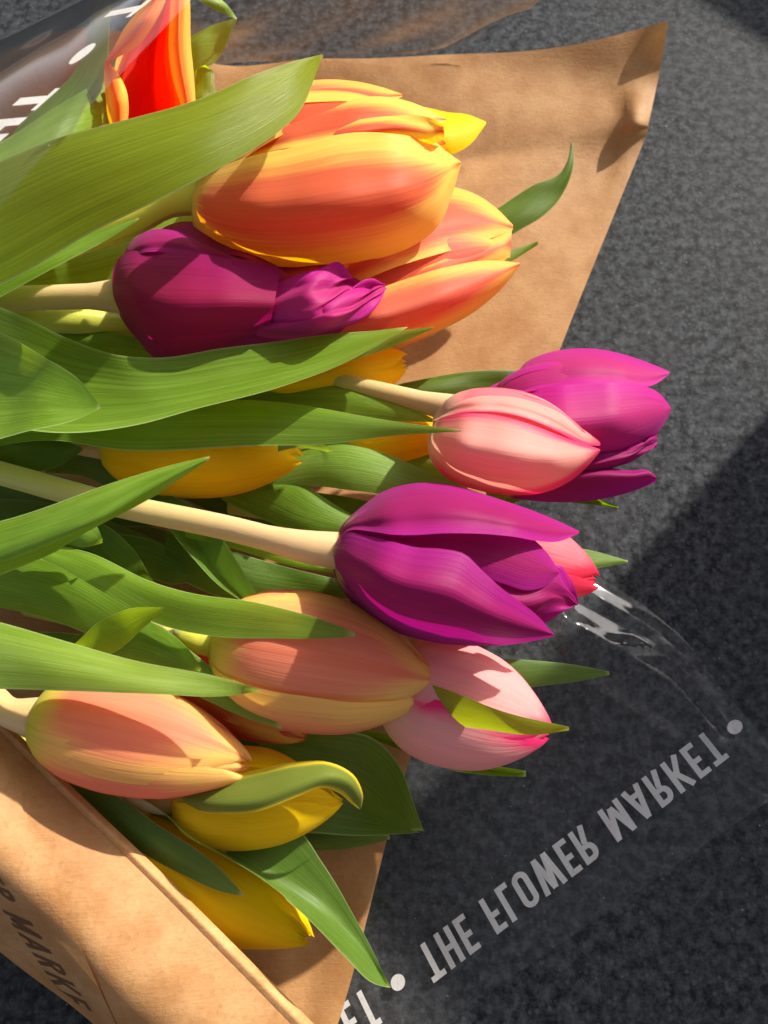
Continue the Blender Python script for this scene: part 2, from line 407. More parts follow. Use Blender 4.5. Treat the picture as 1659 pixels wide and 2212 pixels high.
def glyph(ch):
    h = SW / 2
    w = {'T': .42, 'H': .46, 'E': .36, 'F': .36, 'L': .34, 'O': .46, 'W': .66, 'R': .46, 'M': .62, 'A': .52, 'K': .48}[ch]
    S = {
     'T': [[(0, 1-h), (w, 1-h)], [(w/2, 0), (w/2, 1-SW)]],
     'H': [[(h, 0), (h, 1)], [(w-h, 0), (w-h, 1)], [(SW, .5), (w-SW, .5)]],
     'E': [[(h, 0), (h, 1)], [(SW, h), (w, h)], [(SW, 1-h), (w, 1-h)], [(SW, .52), (w*.92, .52)]],
     'F': [[(h, 0), (h, 1)], [(SW, 1-h), (w, 1-h)], [(SW, .52), (w*.92, .52)]],
     'L': [[(h, 0), (h, 1)], [(SW, h), (w, h)]],
     'O': [arc(w/2, w/2, w/2-h, w/2-h, 180, 360) + arc(w/2, 1-w/2, w/2-h, w/2-h, 0, 180) + [(h, w/2)]],
     'W': [[(h*.8, 1), (w*.27, 0)], [(w*.27, 0), (w*.5, .95)], [(w*.5, .95), (w*.73, 0)], [(w*.73, 0), (w-h*.8, 1)]],
     'M': [[(h, 0), (h, 1)], [(w-h, 0), (w-h, 1)], [(h, .97), (w/2, .12)], [(w/2, .12), (w-h, .97)]],
     'A': [[(h*.8, 0), (w/2, .97)], [(w-h*.8, 0), (w/2, .97)], [(w*.25, .27), (w*.75, .27)]],
     'R': [[(h, 0), (h, 1)], [(SW, 1-h), (w*.5, 1-h)] + arc(w*.55, .74, w*.45-h, .26-h, 90, -90) + [(SW, .48+h)], [(w*.52, .48), (w-h, 0)]],
     'K': [[(h, 0), (h, 1)], [(SW, .38), (w-h*.6, 1)], [(w*.42, .52), (w-h*.6, 0)]],
    }[ch]
    return w, [stroke(q, SW) for q in S]

def lettering(parent, text, mapf, mat, s0=0.0, gap=.13, space=.34):
    """letters laid out in text units (cap height 1), each letter one part; mapf(s, t, k) -> world point"""
    s = s0
    for ch in text:
        if ch == ' ': s += space; continue
        vs = []; fs = []
        if ch == '.':
            c = arc(.22, .42, .20, .20, 0, 360, 20)[:-1]
            vs = [mapf(s + x, y, 0) for x, y in c]; fs = [tuple(range(len(vs)))]; wd = .44
        else:
            wd, qs = glyph(ch)
            for k, q in enumerate(qs):
                for quad in q:
                    # split long strokes so that they follow the sheet
                    a, b_, c_, d_ = [np.array(v) for v in quad]
                    n = max(1, int(np.linalg.norm(b_ - a) / .2))
                    for i in range(n):
                        t0, t1 = i / n, (i + 1) / n
                        for pt in (a+(b_-a)*t0, a+(b_-a)*t1, d_+(c_-d_)*t1, d_+(c_-d_)*t0):
                            vs.append(mapf(s + pt[0], pt[1], k))
                        m = len(vs); fs.append((m-4, m-3, m-2, m-1))
        me = bpy.data.meshes.new('letter'); me.from_pydata([tuple(v) for v in vs], [], fs); me.materials.append(mat)
        link('letter' if ch != '.' else 'printed_dot', me, parent)
        s += wd + gap
    return s
def on_surface(obj, lift=.00025):
    me = obj.data
    bv = BVHTree.FromPolygons([v.co.copy() for v in me.vertices], [tuple(p.vertices) for p in me.polygons])
    def f(x, y, k=0):
        d = ray(x, y).normalized(); loc, n, i, t = bv.ray_cast(CAM, d)
        if loc is None: loc = bv.find_nearest(W(x, y, .03))[0]
        return loc - d * (lift + k * .00003)
    return f

# ------------------------------------------------------------------ wrapping paper
wrap = thing('wrapping_paper', 'brown kraft paper wrapped round the tulips, one corner curled up', 'wrapping paper', W(300, 1300, 0))
Z0 = .0035
rails = [
 [(-260, 215, .070), (0, 112, .066), (150, 66, .056), (300, 74, .040), (420, 122, .024), (480, 140, .018), (700, 131, .016), (940, 117, .014), (1100, 110, .015), (1300, 84, .018), (1400, 62, .021), (1441, 51, .025)],
 [(-260, 330, .045), (0, 240, .042), (200, 190, .030), (350, 220, .018), (600, 230, .012), (900, 210, .010), (1150, 190, .011), (1300, 170, .012), (1390, 160, .015), (1425, 158, .016)],
 [(-260, 560, .014), (100, 480, .011), (500, 400, .009), (900, 330, .007), (1150, 290, .008), (1280, 270, .0085), (1345, 258, .0105), (1372, 262, .0150), (1402, 262, .0125)],
 [(-260, 620, .010), (200, 500, .008), (600, 420, .007), (900, 380, .006), (1150, 350, .006), (1280, 335, .006), (1340, 325, .0065), (1365, 306, .0085), (1388, 312, .0075)],
 [(-260, 800, .006), (300, 640, .005), (700, 540, .005), (1000, 500, .0045), (1200, 490, .0045), (1318, 485, .005)],
 [(-260, 1100, .004), (300, 900, .004), (700, 830, .004), (1000, 800, .004), (1196, 790, .005)],
 [(-260, 1500, .004), (200, 1380, .004), (600, 1280, .004), (1046, 1210, .0045)],
 [(-80, 1890, .004), (200, 1800, .004), (500, 1720, .004), (882, 1650, .0045)],
 [(190, 2150, .004), (300, 2150, .004), (500, 2145, .004), (752, 2140, .0045)],
 [(440, 2470, .004), (500, 2470, .004), (560, 2465, .004), (645, 2460, .0045)],
]
P = loft(rails, 90, 110)
g0 = np.random.default_rng(5)
uu = np.linspace(0, 1, 90)[:, None]; vv = np.linspace(0, 1, 110)[None]
wob = sum(np.sin(uu * g0.uniform(6, 26) + vv * g0.uniform(-26, 26) + g0.uniform(0, 6)) for _ in range(5)) * .00035
P[..., 2] = np.maximum(P[..., 2] + wob, .0012)
back = grid_mesh('back_sheet', P, M['paper'], wrap)

# front flap: bulging tube section that folds over the stems
frails = [
 [(-330, 1330, .030), (-100, 1600, .030), (60, 1760, .028), (320, 2000, .022), (620, 2300, .016), (760, 2470, .010)],   # tucked inside, behind the rim
 [(-330, 1230, .052), (-100, 1450, .058), (0, 1548, .059), (150, 1696, .057), (330, 1868, .053), (510, 2046, .047), (690, 2226, .040), (860, 2400, .032)],
 [(-330, 1400, .062), (-120, 1600, .065), (0, 1700, .065), (130, 1850, .0625), (300, 2050, .057), (450, 2230, .0495), (640, 2430, .040)],
 [(-330, 1600, .066), (-120, 1790, .068), (0, 1880, .066), (100, 1985, .062), (240, 2140, .056), (370, 2290, .048), (520, 2480, .038)],
 [(-330, 1760, .050), (-120, 1930, .050), (0, 2020, .048), (90, 2095, .045), (190, 2180, .042), (300, 2290, .036), (430, 2470, .028)],
 [(-330, 1800, .030), (-120, 1965, .030), (0, 2052, .029), (90, 2125, .027), (200, 2212, .025), (310, 2310, .022), (430, 2490, .018)],
 [(-330, 1750, .004), (-120, 1920, .003), (0, 2010, .003), (90, 2090, .003), (200, 2180, .003), (310, 2290, .003), (430, 2470, .003)],
]
rim0 = frails[1]
crest = [(x - 9 - 13 * i / 7, y + 13 + 14 * i / 7, z + .0004) for i, (x, y, z) in enumerate(rim0)]
frails[1] = crest
P = loft(frails[1:], 80, 60)
u8 = np.linspace(0, 1, 80)[:, None]; v8 = np.linspace(0, 1, 60)[None]
P[..., 2] += sum(np.sin(u8 * a + v8 * b_ + c_) for a, b_, c_ in ((14, 9, 1), (25, -7, 2), (9, 17, 4))) * .00028 * np.minimum(1, v8 * 4)
flap = grid_mesh('front_flap', P, M['paper'], wrap)
edge_in = [(x + 1, y - 1, z - .0012) for x, y, z in rim0]
grid_mesh('folded_rim', loft([[(x - .5, y + .5, z + .0002) for x, y, z in crest], [(x * .5 + u[0] * .5, y * .5 + u[1] * .5, z * .5 + u[2] * .5 + .0008) for (x, y, z), u in zip(crest, rim0)], edge_in], 70, 8), M['paper_rim_lit'], wrap)
grid_mesh('inner_fold', loft([edge_in, frails[0]], 60, 10, cup=.05), M['paper'], wrap)
fs_ = on_surface(flap, .0007)
# overlapping second layer of the flap: its edge runs down the roll
seam = [(-60, 1480), (0, 1625), (60, 1775), (130, 1940), (190, 2080), (252, 2214), (300, 2300)]
A = [fs_(x, y) for x, y in seam]
B = [fs_(x, y) for x, y in [(-200, 1470), (-150, 1640), (-110, 1800), (-90, 1935), (20, 2048), (190, 2190), (296, 2290)]]
R = np.stack([resample(A, 60), resample(B, 60)], 1)
P2 = loft_world(R, 40)
bv = BVHTree.FromPolygons([v.co.copy() for v in flap.data.vertices], [tuple(p.vertices) for p in flap.data.polygons])
for i in range(P2.shape[0]):
    for j in range(P2.shape[1]):
        q = Vector(P2[i, j]); d_ = (q - CAM).normalized(); hit = bv.ray_cast(CAM, d_)
        if hit[0] is not None: P2[i, j] = hit[0] - d_ * .0008
over = grid_mesh('overlapping_layer', P2, M['paper'], wrap)
fo = on_surface(over, .0003)
def mflap(s, t, k):
    # reading runs down the roll, cap tops towards the rim
    x = 39 + (s - 2.45) * 43 - (1 - t) * 62; y = 1954 + (s - 2.45) * 62 - (1 - t) * 28
    return fo(x, y, k)
lettering(wrap, 'OWER MARKE', mflap, M['brown_ink'], s0=0, gap=.17, space=.45)

# ------------------------------------------------------------------ clear film
film = thing('clear_film', 'clear cellophane film with white print, spread on the granite and over the leaves', 'film', W(1200, 1700, 0))
fr = [
 [(700, 1090, .004), (900, 1120, .006), (1150, 1180, .008), (1290, 1244, .007), (1400, 1315, .0065), (1482, 1385, .006), (1560, 1490, .005), (1660, 1600, .004), (1900, 1850, .003)],
 [(700, 1145, .005), (900, 1175, .007), (1135, 1222, .0088), (1270, 1282, .0080), (1380, 1352, .0085), (1466, 1425, .0072), (1545, 1522, .0052), (1650, 1620, .004), (1895, 1840, .003)],
 [(700, 1200, .006), (900, 1230, .008), (1120, 1265, .0098), (1250, 1320, .0092), (1360, 1390, .0092), (1450, 1465, .0085), (1530, 1555, .0055), (1640, 1640, .004), (1890, 1830, .003)],
 [(700, 1300, .006), (900, 1320, .008), (1100, 1340, .0110), (1230, 1385, .0110), (1340, 1440, .0100), (1436, 1510, .0078), (1518, 1585, .005), (1630, 1660, .0035), (1886, 1815, .003)],
 [(640, 1500, .004), (850, 1500, .005), (1050, 1500, .006), (1200, 1500, .007), (1310, 1510, .008), (1420, 1560, .006), (1500, 1620, .004), (1610, 1690, .003), (1880, 1800, .003)],
 [(600, 1850, .003), (800, 1830, .003), (950, 1810, .004), (1100, 1790, .004), (1230, 1780, .003), (1340, 1770, .003), (1450, 1770, .003), (1570, 1740, .003), (1870, 1700, .003)],
 [(560, 2480, .002), (700, 2386, .002), (850, 2284, .002), (1000, 2182, .002), (1150, 2080, .002), (1300, 1978, .002), (1450, 1876, .002), (1600, 1772, .002), (1860, 1596, .002)],
]
P = loft(fr, 190, 170)
u1 = np.linspace(0, 1, 190)[:, None]; v1 = np.linspace(0, 1, 170)[None]
P[..., 2] += (np.sin(u1 * 21 + v1 * 8) + np.sin(u1 * 33 - v1 * 13 + 2) * .7 + np.sin(v1 * 30 + u1 * 5) * .6) * .00016 * (1 - v1 * .6)
# sharp creases: low ridges with flat sides
def crease(pts, h, wd):
    c = np.array([list(W(x, y, .006)) for x, y in resample([(x, y, 0) for x, y in pts], 40)[:, :2]])
    d = np.linalg.norm(P[:, :, None, :2] - c[None, None, :, :2], axis=-1).min(-1)
    P[..., 2] += h * np.clip(1 - d / wd, 0, 1)
crease([(1190, 1330), (1330, 1410), (1450, 1490), (1542, 1585)], .0022, .0075)
crease([(1240, 1470), (1380, 1550), (1490, 1600), (1542, 1585)], .0012, .0045)
crease([(1200, 1240), (1300, 1300), (1420, 1370), (1500, 1440)], .0009, .0040)
crease([(1240, 1420), (1310, 1400), (1440, 1400)], .0009, .0035)
crease([(1210, 1300), (1215, 1400), (1260, 1470)], .0010, .0035)
crease([(1150, 1560), (1160, 1750), (1190, 1900)], .0006, .004)
crease([(930, 1780), (1060, 1850), (1130, 1900)], .0006, .0035)
P[..., 2] = np.maximum(P[..., 2], .0012)
low = grid_mesh('spread_sheet', P, M['film_flat'], film)
fl = on_surface(low, .0003)
# line of print: starts beside the dot at (858, 2130); cap tops point away from the bouquet (seen from the back)
def text_len(text, gap, space):
    return sum(space if c == ' ' else glyph(c)[0] + gap for c in text) - gap
TL = text_len('THE FLOWER MARKET', .135, .36)
def mlow(s, t, k):
    f = s / TL; x = 937 + 639 * f; y = 2124 - 489 * f        # line along the cap tops
    q = 1 - t; f = min(max(f, -.3), 1.1)
    return fl(x - q * (39 + 9 * f), y - q * (75 - 15 * f), k)
lettering(film, 'THE FLOWER MARKET', mlow, M['white_ink'], s0=0, gap=.135, space=.36)
lettering(film, '.', mlow, M['white_ink'], s0=-1.03)
lettering(film, '.', mlow, M['white_ink'], s0=TL + .36)
lettering(film, 'KET', mlow, M['white_ink'], s0=-3.15, gap=.135)

# upper sheet: arches over the leaves at the stem end
ur = [
 [(-200, 680, .122), (-60, 512, .123), (0, 444, .124), (130, 297, .124), (262, 158, .122), (400, 14, .120), (520, -110, .118)],
 [(-260, 500, .126), (-100, 380, .127), (0, 300, .127), (110, 190, .126), (230, 80, .125), (350, -40, .123), (460, -140, .120)],
 [(-300, 330, .122), (-120, 230, .122), (0, 150, .122), (90, 95, .121), (200, 20, .120), (300, -50, .118), (420, -160, .114)],
 [(-320, 210, .102), (-120, 132, .104), (0, 82, .105), (80, 44, .105), (170, -2, .105), (280, -70, .102), (420, -180, .10)],
 [(-320, 250, .05), (-120, 160, .05), (0, 110, .05), (90, 70, .05), (190, 20, .05), (300, -50, .05), (440, -150, .05)],
 [(-300, 330, .028), (-100, 250, .026), (0, 222, .025), (100, 190, .024), (200, 160, .022), (300, 130, .02), (460, 100, .02)],
]
P = loft(ur, 60, 60)
u2 = np.linspace(0, 1, 60)[:, None]; v2 = np.linspace(0, 1, 60)[None]
P[..., 2] += (np.sin(u2 * 18 + v2 * 25) + np.sin(u2 * 31 - v2 * 14 + 1)) * .00008 * np.minimum(1, v2 * 5)
up = grid_mesh('arched_sheet', P, M['film'], film)
fu = on_surface(up, .0004)
def mup(s, t, k): return fu(130 - s * 128 - (1 - t) * 68, 190 + s * 114 + (1 - t) * 6, k)
lettering(film, 'THE', mup, M['white_ink'], s0=0)
lettering(film, '.', mup, M['white_ink'], s0=-.90)
lettering(film, 'T', lambda s, t, k: fu(332 - s * 120 - (1 - t) * 75, -4 + s * 95 + (1 - t) * 15, k), M['white_ink'], s0=0)

# standing sheet along the far edge of the paper
wr = [
 [(300, 178, .021), (460, 141, .0185), (700, 130, .0165), (840, 119, .016), (940, 113, .0155), (985, 112, .0155)],
 [(300, 120, .034), (460, 92, .032), (700, 80, .030), (860, 78, .026), (990, 88, .020), (1060, 76, .021)],
 [(300, 60, .048), (460, 40, .046), (700, 20, .044), (900, 15, .042), (1050, 30, .036), (1140, 26, .034)],
 [(300, -30, .060), (460, -50, .060), (700, -60, .060), (900, -60, .058), (1080, -50, .054), (1200, -40, .050)],
]
P = loft(wr, 70, 40)
u3 = np.linspace(0, 1, 70)[:, None]; v3 = np.linspace(0, 1, 40)[None]
P[..., 1] += (np.sin(u3 * 13 + v3 * 3) * .6 + np.sin(u3 * 27 - v3 * 4 + 1) * .35) * .0016 * np.minimum(1, v3 * 3)
grid_mesh('standing_sheet', P, M['film'], film)

# ------------------------------------------------------------------ tulips
PROF = [(0, .10), (.025, .36), (.08, .64), (.18, .87), (.34, 1.0), (.52, .985), (.68, .87), (.82, .64), (.92, .40), (.975, .22), (1, .10)]
WPROF = [(0, .20), (.05, .50), (.15, .80), (.32, 1.0), (.5, 1.02), (.66, .90), (.8, .66), (.9, .40), (.96, .21), (1, .015)]

def petal(parent, fr_, L, R, mat, th, ln=1.0, rs=1.0, wd=1.0, opn=0.0, flick=0.0, edge=-.01, twist=0.0, prof=None, wprof=None, keel=.02, ser=0.0, curl=0.0, seed=0, imb=.0, nu=34, nv=21, name='petal'):
    base, ez, ex, ey = fr_
    g = np.random.default_rng(seed + 77)
    u = np.linspace(0, 1, nu) ** .85
    pr = prof or PROF; wp = wprof or WPROF
    r = hermite([a for a, _ in pr], [b for _, b in pr], u) * R * rs
    wdt = hermite([a for a, _ in wp], [b for _, b in wp], u) * R * wd
    v = np.linspace(-1, 1, nv)
    U = u[:, None]; V = v[None]
    phi = np.minimum(wdt / np.maximum(r, R * .18), 1.45)[:, None] * V
    th0 = math.radians(th) + twist * U
    p1, p2, p3 = g.uniform(0, 6, 3)
    rr = r[:, None] * (1 + edge * V ** 2)
    rr = rr + keel * R * np.exp(-(V / .22) ** 2) * np.sin(math.pi * U) * .8
    rr = rr + opn * U * L + flick * R * np.clip((U - .78) / .22, 0, 1) ** 2
    rr = rr + R * .010 * np.sin(5 * U + p1 + 2.2 * V) + R * .010 * np.sin(9 * U + p2) * np.abs(V) ** 2
    rr = rr + imb * R * V * np.sin(math.pi * np.clip(U, 0, 1)) ** .5
    rr = rr + curl * R * np.clip(np.abs(V) - .55, 0, 1) * np.sin(math.pi * U)
    zz = L * ln * (U - .05 * (np.abs(V) ** 2) * np.clip((U - .6) / .4, 0, 1))
    if ser:
        zz = zz + ser * L * np.sin(V * 17 + p2) * np.clip((U - .86) / .14, 0, 1)
    ang = th0 + phi
    P = (np.array(base)[None, None] + zz[..., None] * np.array(ez) + (rr * np.cos(ang))[..., None] * np.array(ex) + (rr * np.sin(ang))[..., None] * np.array(ey))
    return grid_mesh(name, P, mat, parent)

TUL = {}
def frame(b, t):
    B = W(*b); T = W(*t); ez = (T - B); L = ez.length; ez.normalize()
    mid = (B + T) / 2; ex = (CAM - mid); ex = (ex - ez * ex.dot(ez)).normalized(); ey = ez.cross(ex)
    return B, ez, ex, ey, L
def tulip(label, b, t, hw, petals, stem=None, srad=.003, smat='stem', group='tulips in the bouquet', seed=0, raw=False):
    B, ez, ex, ey, L = frame(b, t)
    R = hw * mpp((b[0] + t[0]) / 2, (b[1] + t[1]) / 2, (b[2] + t[2]) / 2)
    root = thing('tulip', label, 'tulip', B, group)
    for i, p in enumerate(petals):
        p = dict(p); m = M[p.pop('m')]
        petal(root, (B, ez, ex, ey), L, R, m, seed=seed * 10 + i, **p)
    if stem:
        pts = [W(*q) for q in stem] + ([] if raw else [B - ez * .006, B + ez * .004])
        tube('stem', pts, [srad * 1.05, srad, srad, srad * .98, srad * .98, srad, srad * 1.5], M[smat], root, nu=30)
    return root
def six(m, th, **kw):
    """three outer and three inner petals, first outer one at angle th (0 faces up, +90 towards the near side)"""
    o = [dict(m=m, th=th + 120 * i, **kw) for i in range(3)]
    inn = dict(kw); inn['rs'] = kw.get('rs', 1) * .92; inn['ln'] = kw.get('ln', 1) * .985
    o += [dict(m=m, th=th + 60 + 120 * i, **inn) for i in range(3)]
    return o

def lp(root, rails, m, nu=40, nv=18, wav=0.0, seed=0, label=None, ruf=0.0):
    if ruf: nu, nv = 60, 36
    P = loft(rails, nu, nv, wav=wav, seed=seed)
    if ruf:
        g = np.random.default_rng(seed + 5); u = np.linspace(0, 1, nu)[:, None]; v = np.linspace(0, 1, nv)[None]
        a = np.clip((u - .35) / .65, 0, 1) * np.clip((1.02 - u) / .1, 0, 1)
        f = 0
        for k in range(5):
            f = f + np.abs(np.sin(v * g.uniform(3, 9) + u * g.uniform(-7, 7) + g.uniform(0, 6))) * g.uniform(.5, 1)
        P[..., 2] += (f - 1.6) * ruf * a
        P[..., 1] += np.sin(v * 11 + u * 17) * ruf * .5 * a
        P[..., 0] += np.sin(v * 23 + g.uniform(0, 6)) * ruf * .6 * a
    o = grid_mesh('petal', P, M[m], root)
    if label: o['label'] = label
    return o
def zl(pts, zs):
    return [(x, y, z) for (x, y), z in zip(pts, np.interp(np.linspace(0, 1, len(pts)), np.linspace(0, 1, len(zs)), zs))]
def lp3(root, A, B, za, zm, zb, m, **kw):
    """petal between two outlines, arched to the heights zm along its middle"""
    n = 12
    a = resample([(x, y, 0) for x, y in A], n)[:, :2]; b = resample([(x, y, 0) for x, y in B], n)[:, :2]
    f = lambda t: [tuple(p) for p in a * (1 - t) + b * t]
    za_, zm_, zb_ = [np.interp(np.linspace(0, 1, n), np.linspace(0, 1, len(q)), q) for q in (za, zm, zb)]
    return lp(root, [zl(a, za_), zl(f(.22), za_ * .36 + zm_ * .64), zl(f(.5), zm_), zl(f(.78), zb_ * .36 + zm_ * .64), zl(b, zb_)], m, **kw)

# big orange one
B0 = dict(rs=.90)
t = tulip('largest orange tulip with yellow petal edges, on top beside the broad leaf', (418, 420, .066), (985, 322, .064), 176,
      [dict(m='orange', th=a, rs=r_, ln=.96) for a, r_ in ((0, .86), (60, .88), (120, .9), (180, .92), (-120, .9), (-60, .86))],
      stem=[(-160, 640, .050), (150, 525, .060), (300, 468, .064)], srad=.0046, smat='stem_lime', seed=1)
lp3(t, [(412, 420), (424, 392), (470, 364), (542, 338), (638, 316), (734, 290), (806, 285), (868, 292), (916, 302), (955, 321), (984, 345), (996, 350)],
    [(412, 430), (409, 455), (417, 489), (446, 527), (494, 556), (566, 573), (638, 577), (734, 571), (806, 561), (878, 539), (926, 508), (964, 465), (981, 398), (996, 354)],
    (.070, .088, .091, .089, .070), (.070, .093, .096, .090, .070), (.066, .060, .062, .066, .069), 'orange')
lp3(t, [(440, 400), (490, 300), (540, 235), (600, 192), (657, 176), (734, 172), (806, 183), (868, 203)], [(440, 410), (560, 320), (650, 272), (740, 245), (800, 232), (850, 222), (869, 208)],
    (.066, .064, .064, .066), (.068, .086, .084, .072), (.072, .090, .086, .072), 'coral')
lp3(t, [(440, 400), (540, 300), (630, 250), (720, 222), (800, 208), (880, 218), (930, 238), (964, 256)], [(440, 410), (560, 335), (660, 312), (760, 296), (860, 284), (930, 276), (964, 260)],
    (.068, .082, .084, .074), (.070, .089, .088, .076), (.072, .090, .088, .076), 'orange')
lp3(t, [(560, 345), (660, 300), (760, 262), (850, 250), (920, 252), (958, 268)], [(560, 360), (680, 330), (780, 305), (860, 300), (930, 312), (960, 300)], (.080, .088, .086), (.08, .0905, .084), (.08, .087, .078), 'orange')
lp3(t, [(840, 230), (920, 232), (965, 242), (1010, 247), (1050, 263)], [(840, 330), (920, 335), (970, 335), (1012, 315), (1050, 268)], (.058, .058, .056), (.062, .064, .056), (.060, .060, .056), 'yellow')

# second orange one underneath
t = tulip('coral orange tulip lying under the largest orange tulip', (600, 690, .042), (1110, 530, .042), 146,
      [dict(m='coral', th=a, rs=r_, ln=.97) for a, r_ in ((0, .9), (60, .88), (120, .94), (180, .92), (-120, .92), (-60, .9))], stem=[(-100, 740, .05), (90, 690, .056), (290, 702, .046), (470, 712, .034), (560, 705, .036)], srad=.0042, smat='stem_lime', seed=2)
lp3(t, [(640, 640), (720, 560), (800, 470), (900, 410), (980, 404), (1050, 432), (1108, 486)], [(640, 660), (740, 625), (860, 575), (960, 545), (1040, 522), (1108, 496)], (.042, .040, .040, .042), (.05, .064, .060, .046), (.056, .066, .060, .046), 'coral')
lp3(t, [(760, 640), (860, 600), (960, 560), (1040, 528), (1106, 494)], [(760, 680), (860, 640), (960, 600), (1050, 570), (1102, 556)], (.05, .060, .046), (.052, .061, .048), (.05, .058, .047), 'coral')
lp3(t, [(620, 690), (740, 650), (850, 612), (960, 578), (1060, 562), (1122, 568)], [(620, 720), (720, 765), (820, 752), (930, 722), (1030, 670), (1100, 605), (1123, 574)], (.05, .064, .062, .050), (.05, .068, .064, .050), (.042, .040, .042, .049), 'coral')

# wine purple one with a short blunt outer petal
t = tulip('dark purple tulip with a torn blunt outer petal, below the largest orange tulip', (250, 640, .066), (800, 640, .056), 114,
      [dict(m='purple', th=a, rs=r_, ln=l_) for a, r_, l_ in ((0, .86, .8), (60, .86, .85), (120, .94, .8), (180, .92, .9), (-120, .92, .75), (-60, .9, .72))],
      stem=[(-200, 652, .062), (0, 646, .064), (130, 642, .066)], srad=.0036, smat='stem', seed=3)
lp3(t, [(246, 636), (246, 590), (270, 548), (320, 540), (390, 544), (470, 556), (540, 566), (580, 574), (606, 580)], [(246, 640), (252, 665), (272, 705), (300, 740), (345, 781), (400, 778), (470, 762), (530, 750), (577, 742)],
    (.066, .078, .084, .084, .080), (.066, .084, .087, .086, .082), (.064, .056, .058, .060, .062), 'wine', wav=.0003)
lp3(t, [(250, 620), (262, 560), (290, 515), (335, 495), (390, 502), (450, 530), (520, 562)], [(250, 625), (268, 575), (300, 548), (350, 545), (410, 550), (470, 560), (525, 570)], (.064, .070, .072, .074), (.066, .080, .083, .078), (.068, .081, .0835, .078), 'purple')
lp3(t, [(320, 520), (360, 488), (410, 478), (470, 500), (540, 540)], [(320, 570), (380, 580), (450, 590), (520, 600), (560, 600)], (.058, .060, .060), (.070, .076, .072), (.076, .078, .074), 'purple')
lp3(t, [(480, 600), (580, 580), (650, 574), (716, 572), (748, 596), (770, 612), (832, 618)], [(480, 770), (580, 760), (650, 745), (710, 728), (752, 716), (796, 690), (833, 632)], (.056, .058, .062, .060), (.076, .080, .078, .064), (.056, .058, .060, .060), 'purple', ruf=.0012, seed=3)
lp3(t, [(450, 650), (600, 615), (700, 580), (735, 580), (757, 606), (772, 622)], [(450, 690), (600, 705), (700, 705), (735, 690), (750, 660), (774, 628)], (.066, .076, .082, .070), (.070, .079, .0835, .070), (.066, .074, .078, .069), 'magenta', ruf=.0022, seed=8)
lp3(t, [(450, 690), (580, 680), (700, 655), (760, 626), (800, 614), (833, 616)], [(450, 730), (580, 735), (700, 722), (760, 706), (800, 682), (834, 626)], (.064, .074, .080, .066), (.066, .077, .082, .066), (.060, .066, .072, .064), 'magenta', ruf=.0018, seed=12)

# purple centre
t = tulip('purple tulip with open petals on a long pale stem, before a hot pink bud', (716, 1188, .070), (1190, 1250, .064), 136,
      [dict(m='purple', th=a, rs=r_, ln=l_) for a, r_, l_ in ((0, .80, .92), (60, .86, .9), (120, .92, .9), (180, .92, .95), (-120, .92, .95), (-60, .86, .95))],
      stem=[(-160, 980, .060), (0, 1022, .060), (240, 1088, .063), (480, 1138, .067)], srad=.0033, smat='stem_peach', seed=4)
lp3(t, [(716, 1180), (727, 1150), (769, 1106), (831, 1060), (909, 1043), (987, 1050), (1065, 1074), (1143, 1100), (1195, 1121), (1251, 1147)],
    [(718, 1184), (745, 1150), (800, 1148), (860, 1156), (961, 1152), (1039, 1153), (1100, 1158), (1143, 1166), (1205, 1170), (1251, 1152)], (.070, .066, .066, .068, .066), (.070, .085, .087, .084, .067), (.072, .089, .089, .086, .067), 'purple')
lp3(t, [(760, 1160), (900, 1135), (1000, 1130), (1090, 1140), (1160, 1170), (1206, 1230)], [(760, 1200), (900, 1210), (1000, 1230), (1090, 1262), (1160, 1275), (1207, 1240)], (.078, .084, .082, .072), (.080, .083, .082, .073), (.080, .084, .080, .072), 'purple')
lp3(t, [(960, 1240), (1080, 1250), (1160, 1248), (1208, 1222), (1228, 1260), (1248, 1304)], [(960, 1320), (1060, 1345), (1130, 1352), (1185, 1342), (1220, 1322), (1248, 1308)], (.070, .076, .072, .066), (.072, .078, .073, .066), (.066, .068, .066, .065), 'purple', ruf=.0010, seed=5)
lp3(t, [(712, 1186), (722, 1160), (753, 1152), (805, 1160), (909, 1184), (997, 1193), (1039, 1230), (1091, 1277), (1143, 1314), (1174, 1343), (1197, 1370)],
    [(712, 1192), (713, 1210), (722, 1240), (743, 1280), (779, 1320), (831, 1356), (909, 1382), (1013, 1395), (1117, 1391), (1197, 1374)], (.072, .088, .090, .086, .072), (.072, .091, .092, .086, .072), (.066, .062, .062, .066, .070), 'purple')
# pink oval one
t = tulip('pale pink oval tulip with deep pink petal seams, against the magenta tulip', (936, 908, .056), (1285, 968, .054), 96,
      [dict(m='hot', th=a, rs=r_, ln=.99) for a, r_ in ((0, .92), (60, .9), (120, .94), (180, .92), (-120, .92), (-60, .92))],
      stem=[(560, 800, .040), (700, 822, .046), (790, 840, .050), (880, 860, .052), (985, 886, .053)], srad=.0030, smat='stem_peach', seed=5, raw=True)
lp3(t, [(934, 905), (950, 876), (985, 852), (1030, 839), (1070, 837), (1130, 845), (1200, 868), (1260, 915), (1297, 957)], [(934, 910), (975, 896), (1040, 889), (1110, 896), (1180, 920), (1240, 950), (1270, 962), (1296, 963)],
    (.056, .052, .052, .052, .054), (.058, .068, .069, .065, .055), (.060, .071, .071, .066, .055), 'pink')
lp3(t, [(924, 940), (938, 912), (975, 896), (1020, 892), (1070, 896), (1150, 918), (1220, 945), (1296, 970)], [(924, 946), (925, 980), (945, 1015), (985, 1043), (1040, 1061), (1110, 1070), (1180, 1063), (1245, 1030), (1297, 975)],
    (.056, .070, .072, .069, .056), (.056, .073, .074, .070, .056), (.056, .050, .050, .052, .055), 'pink')
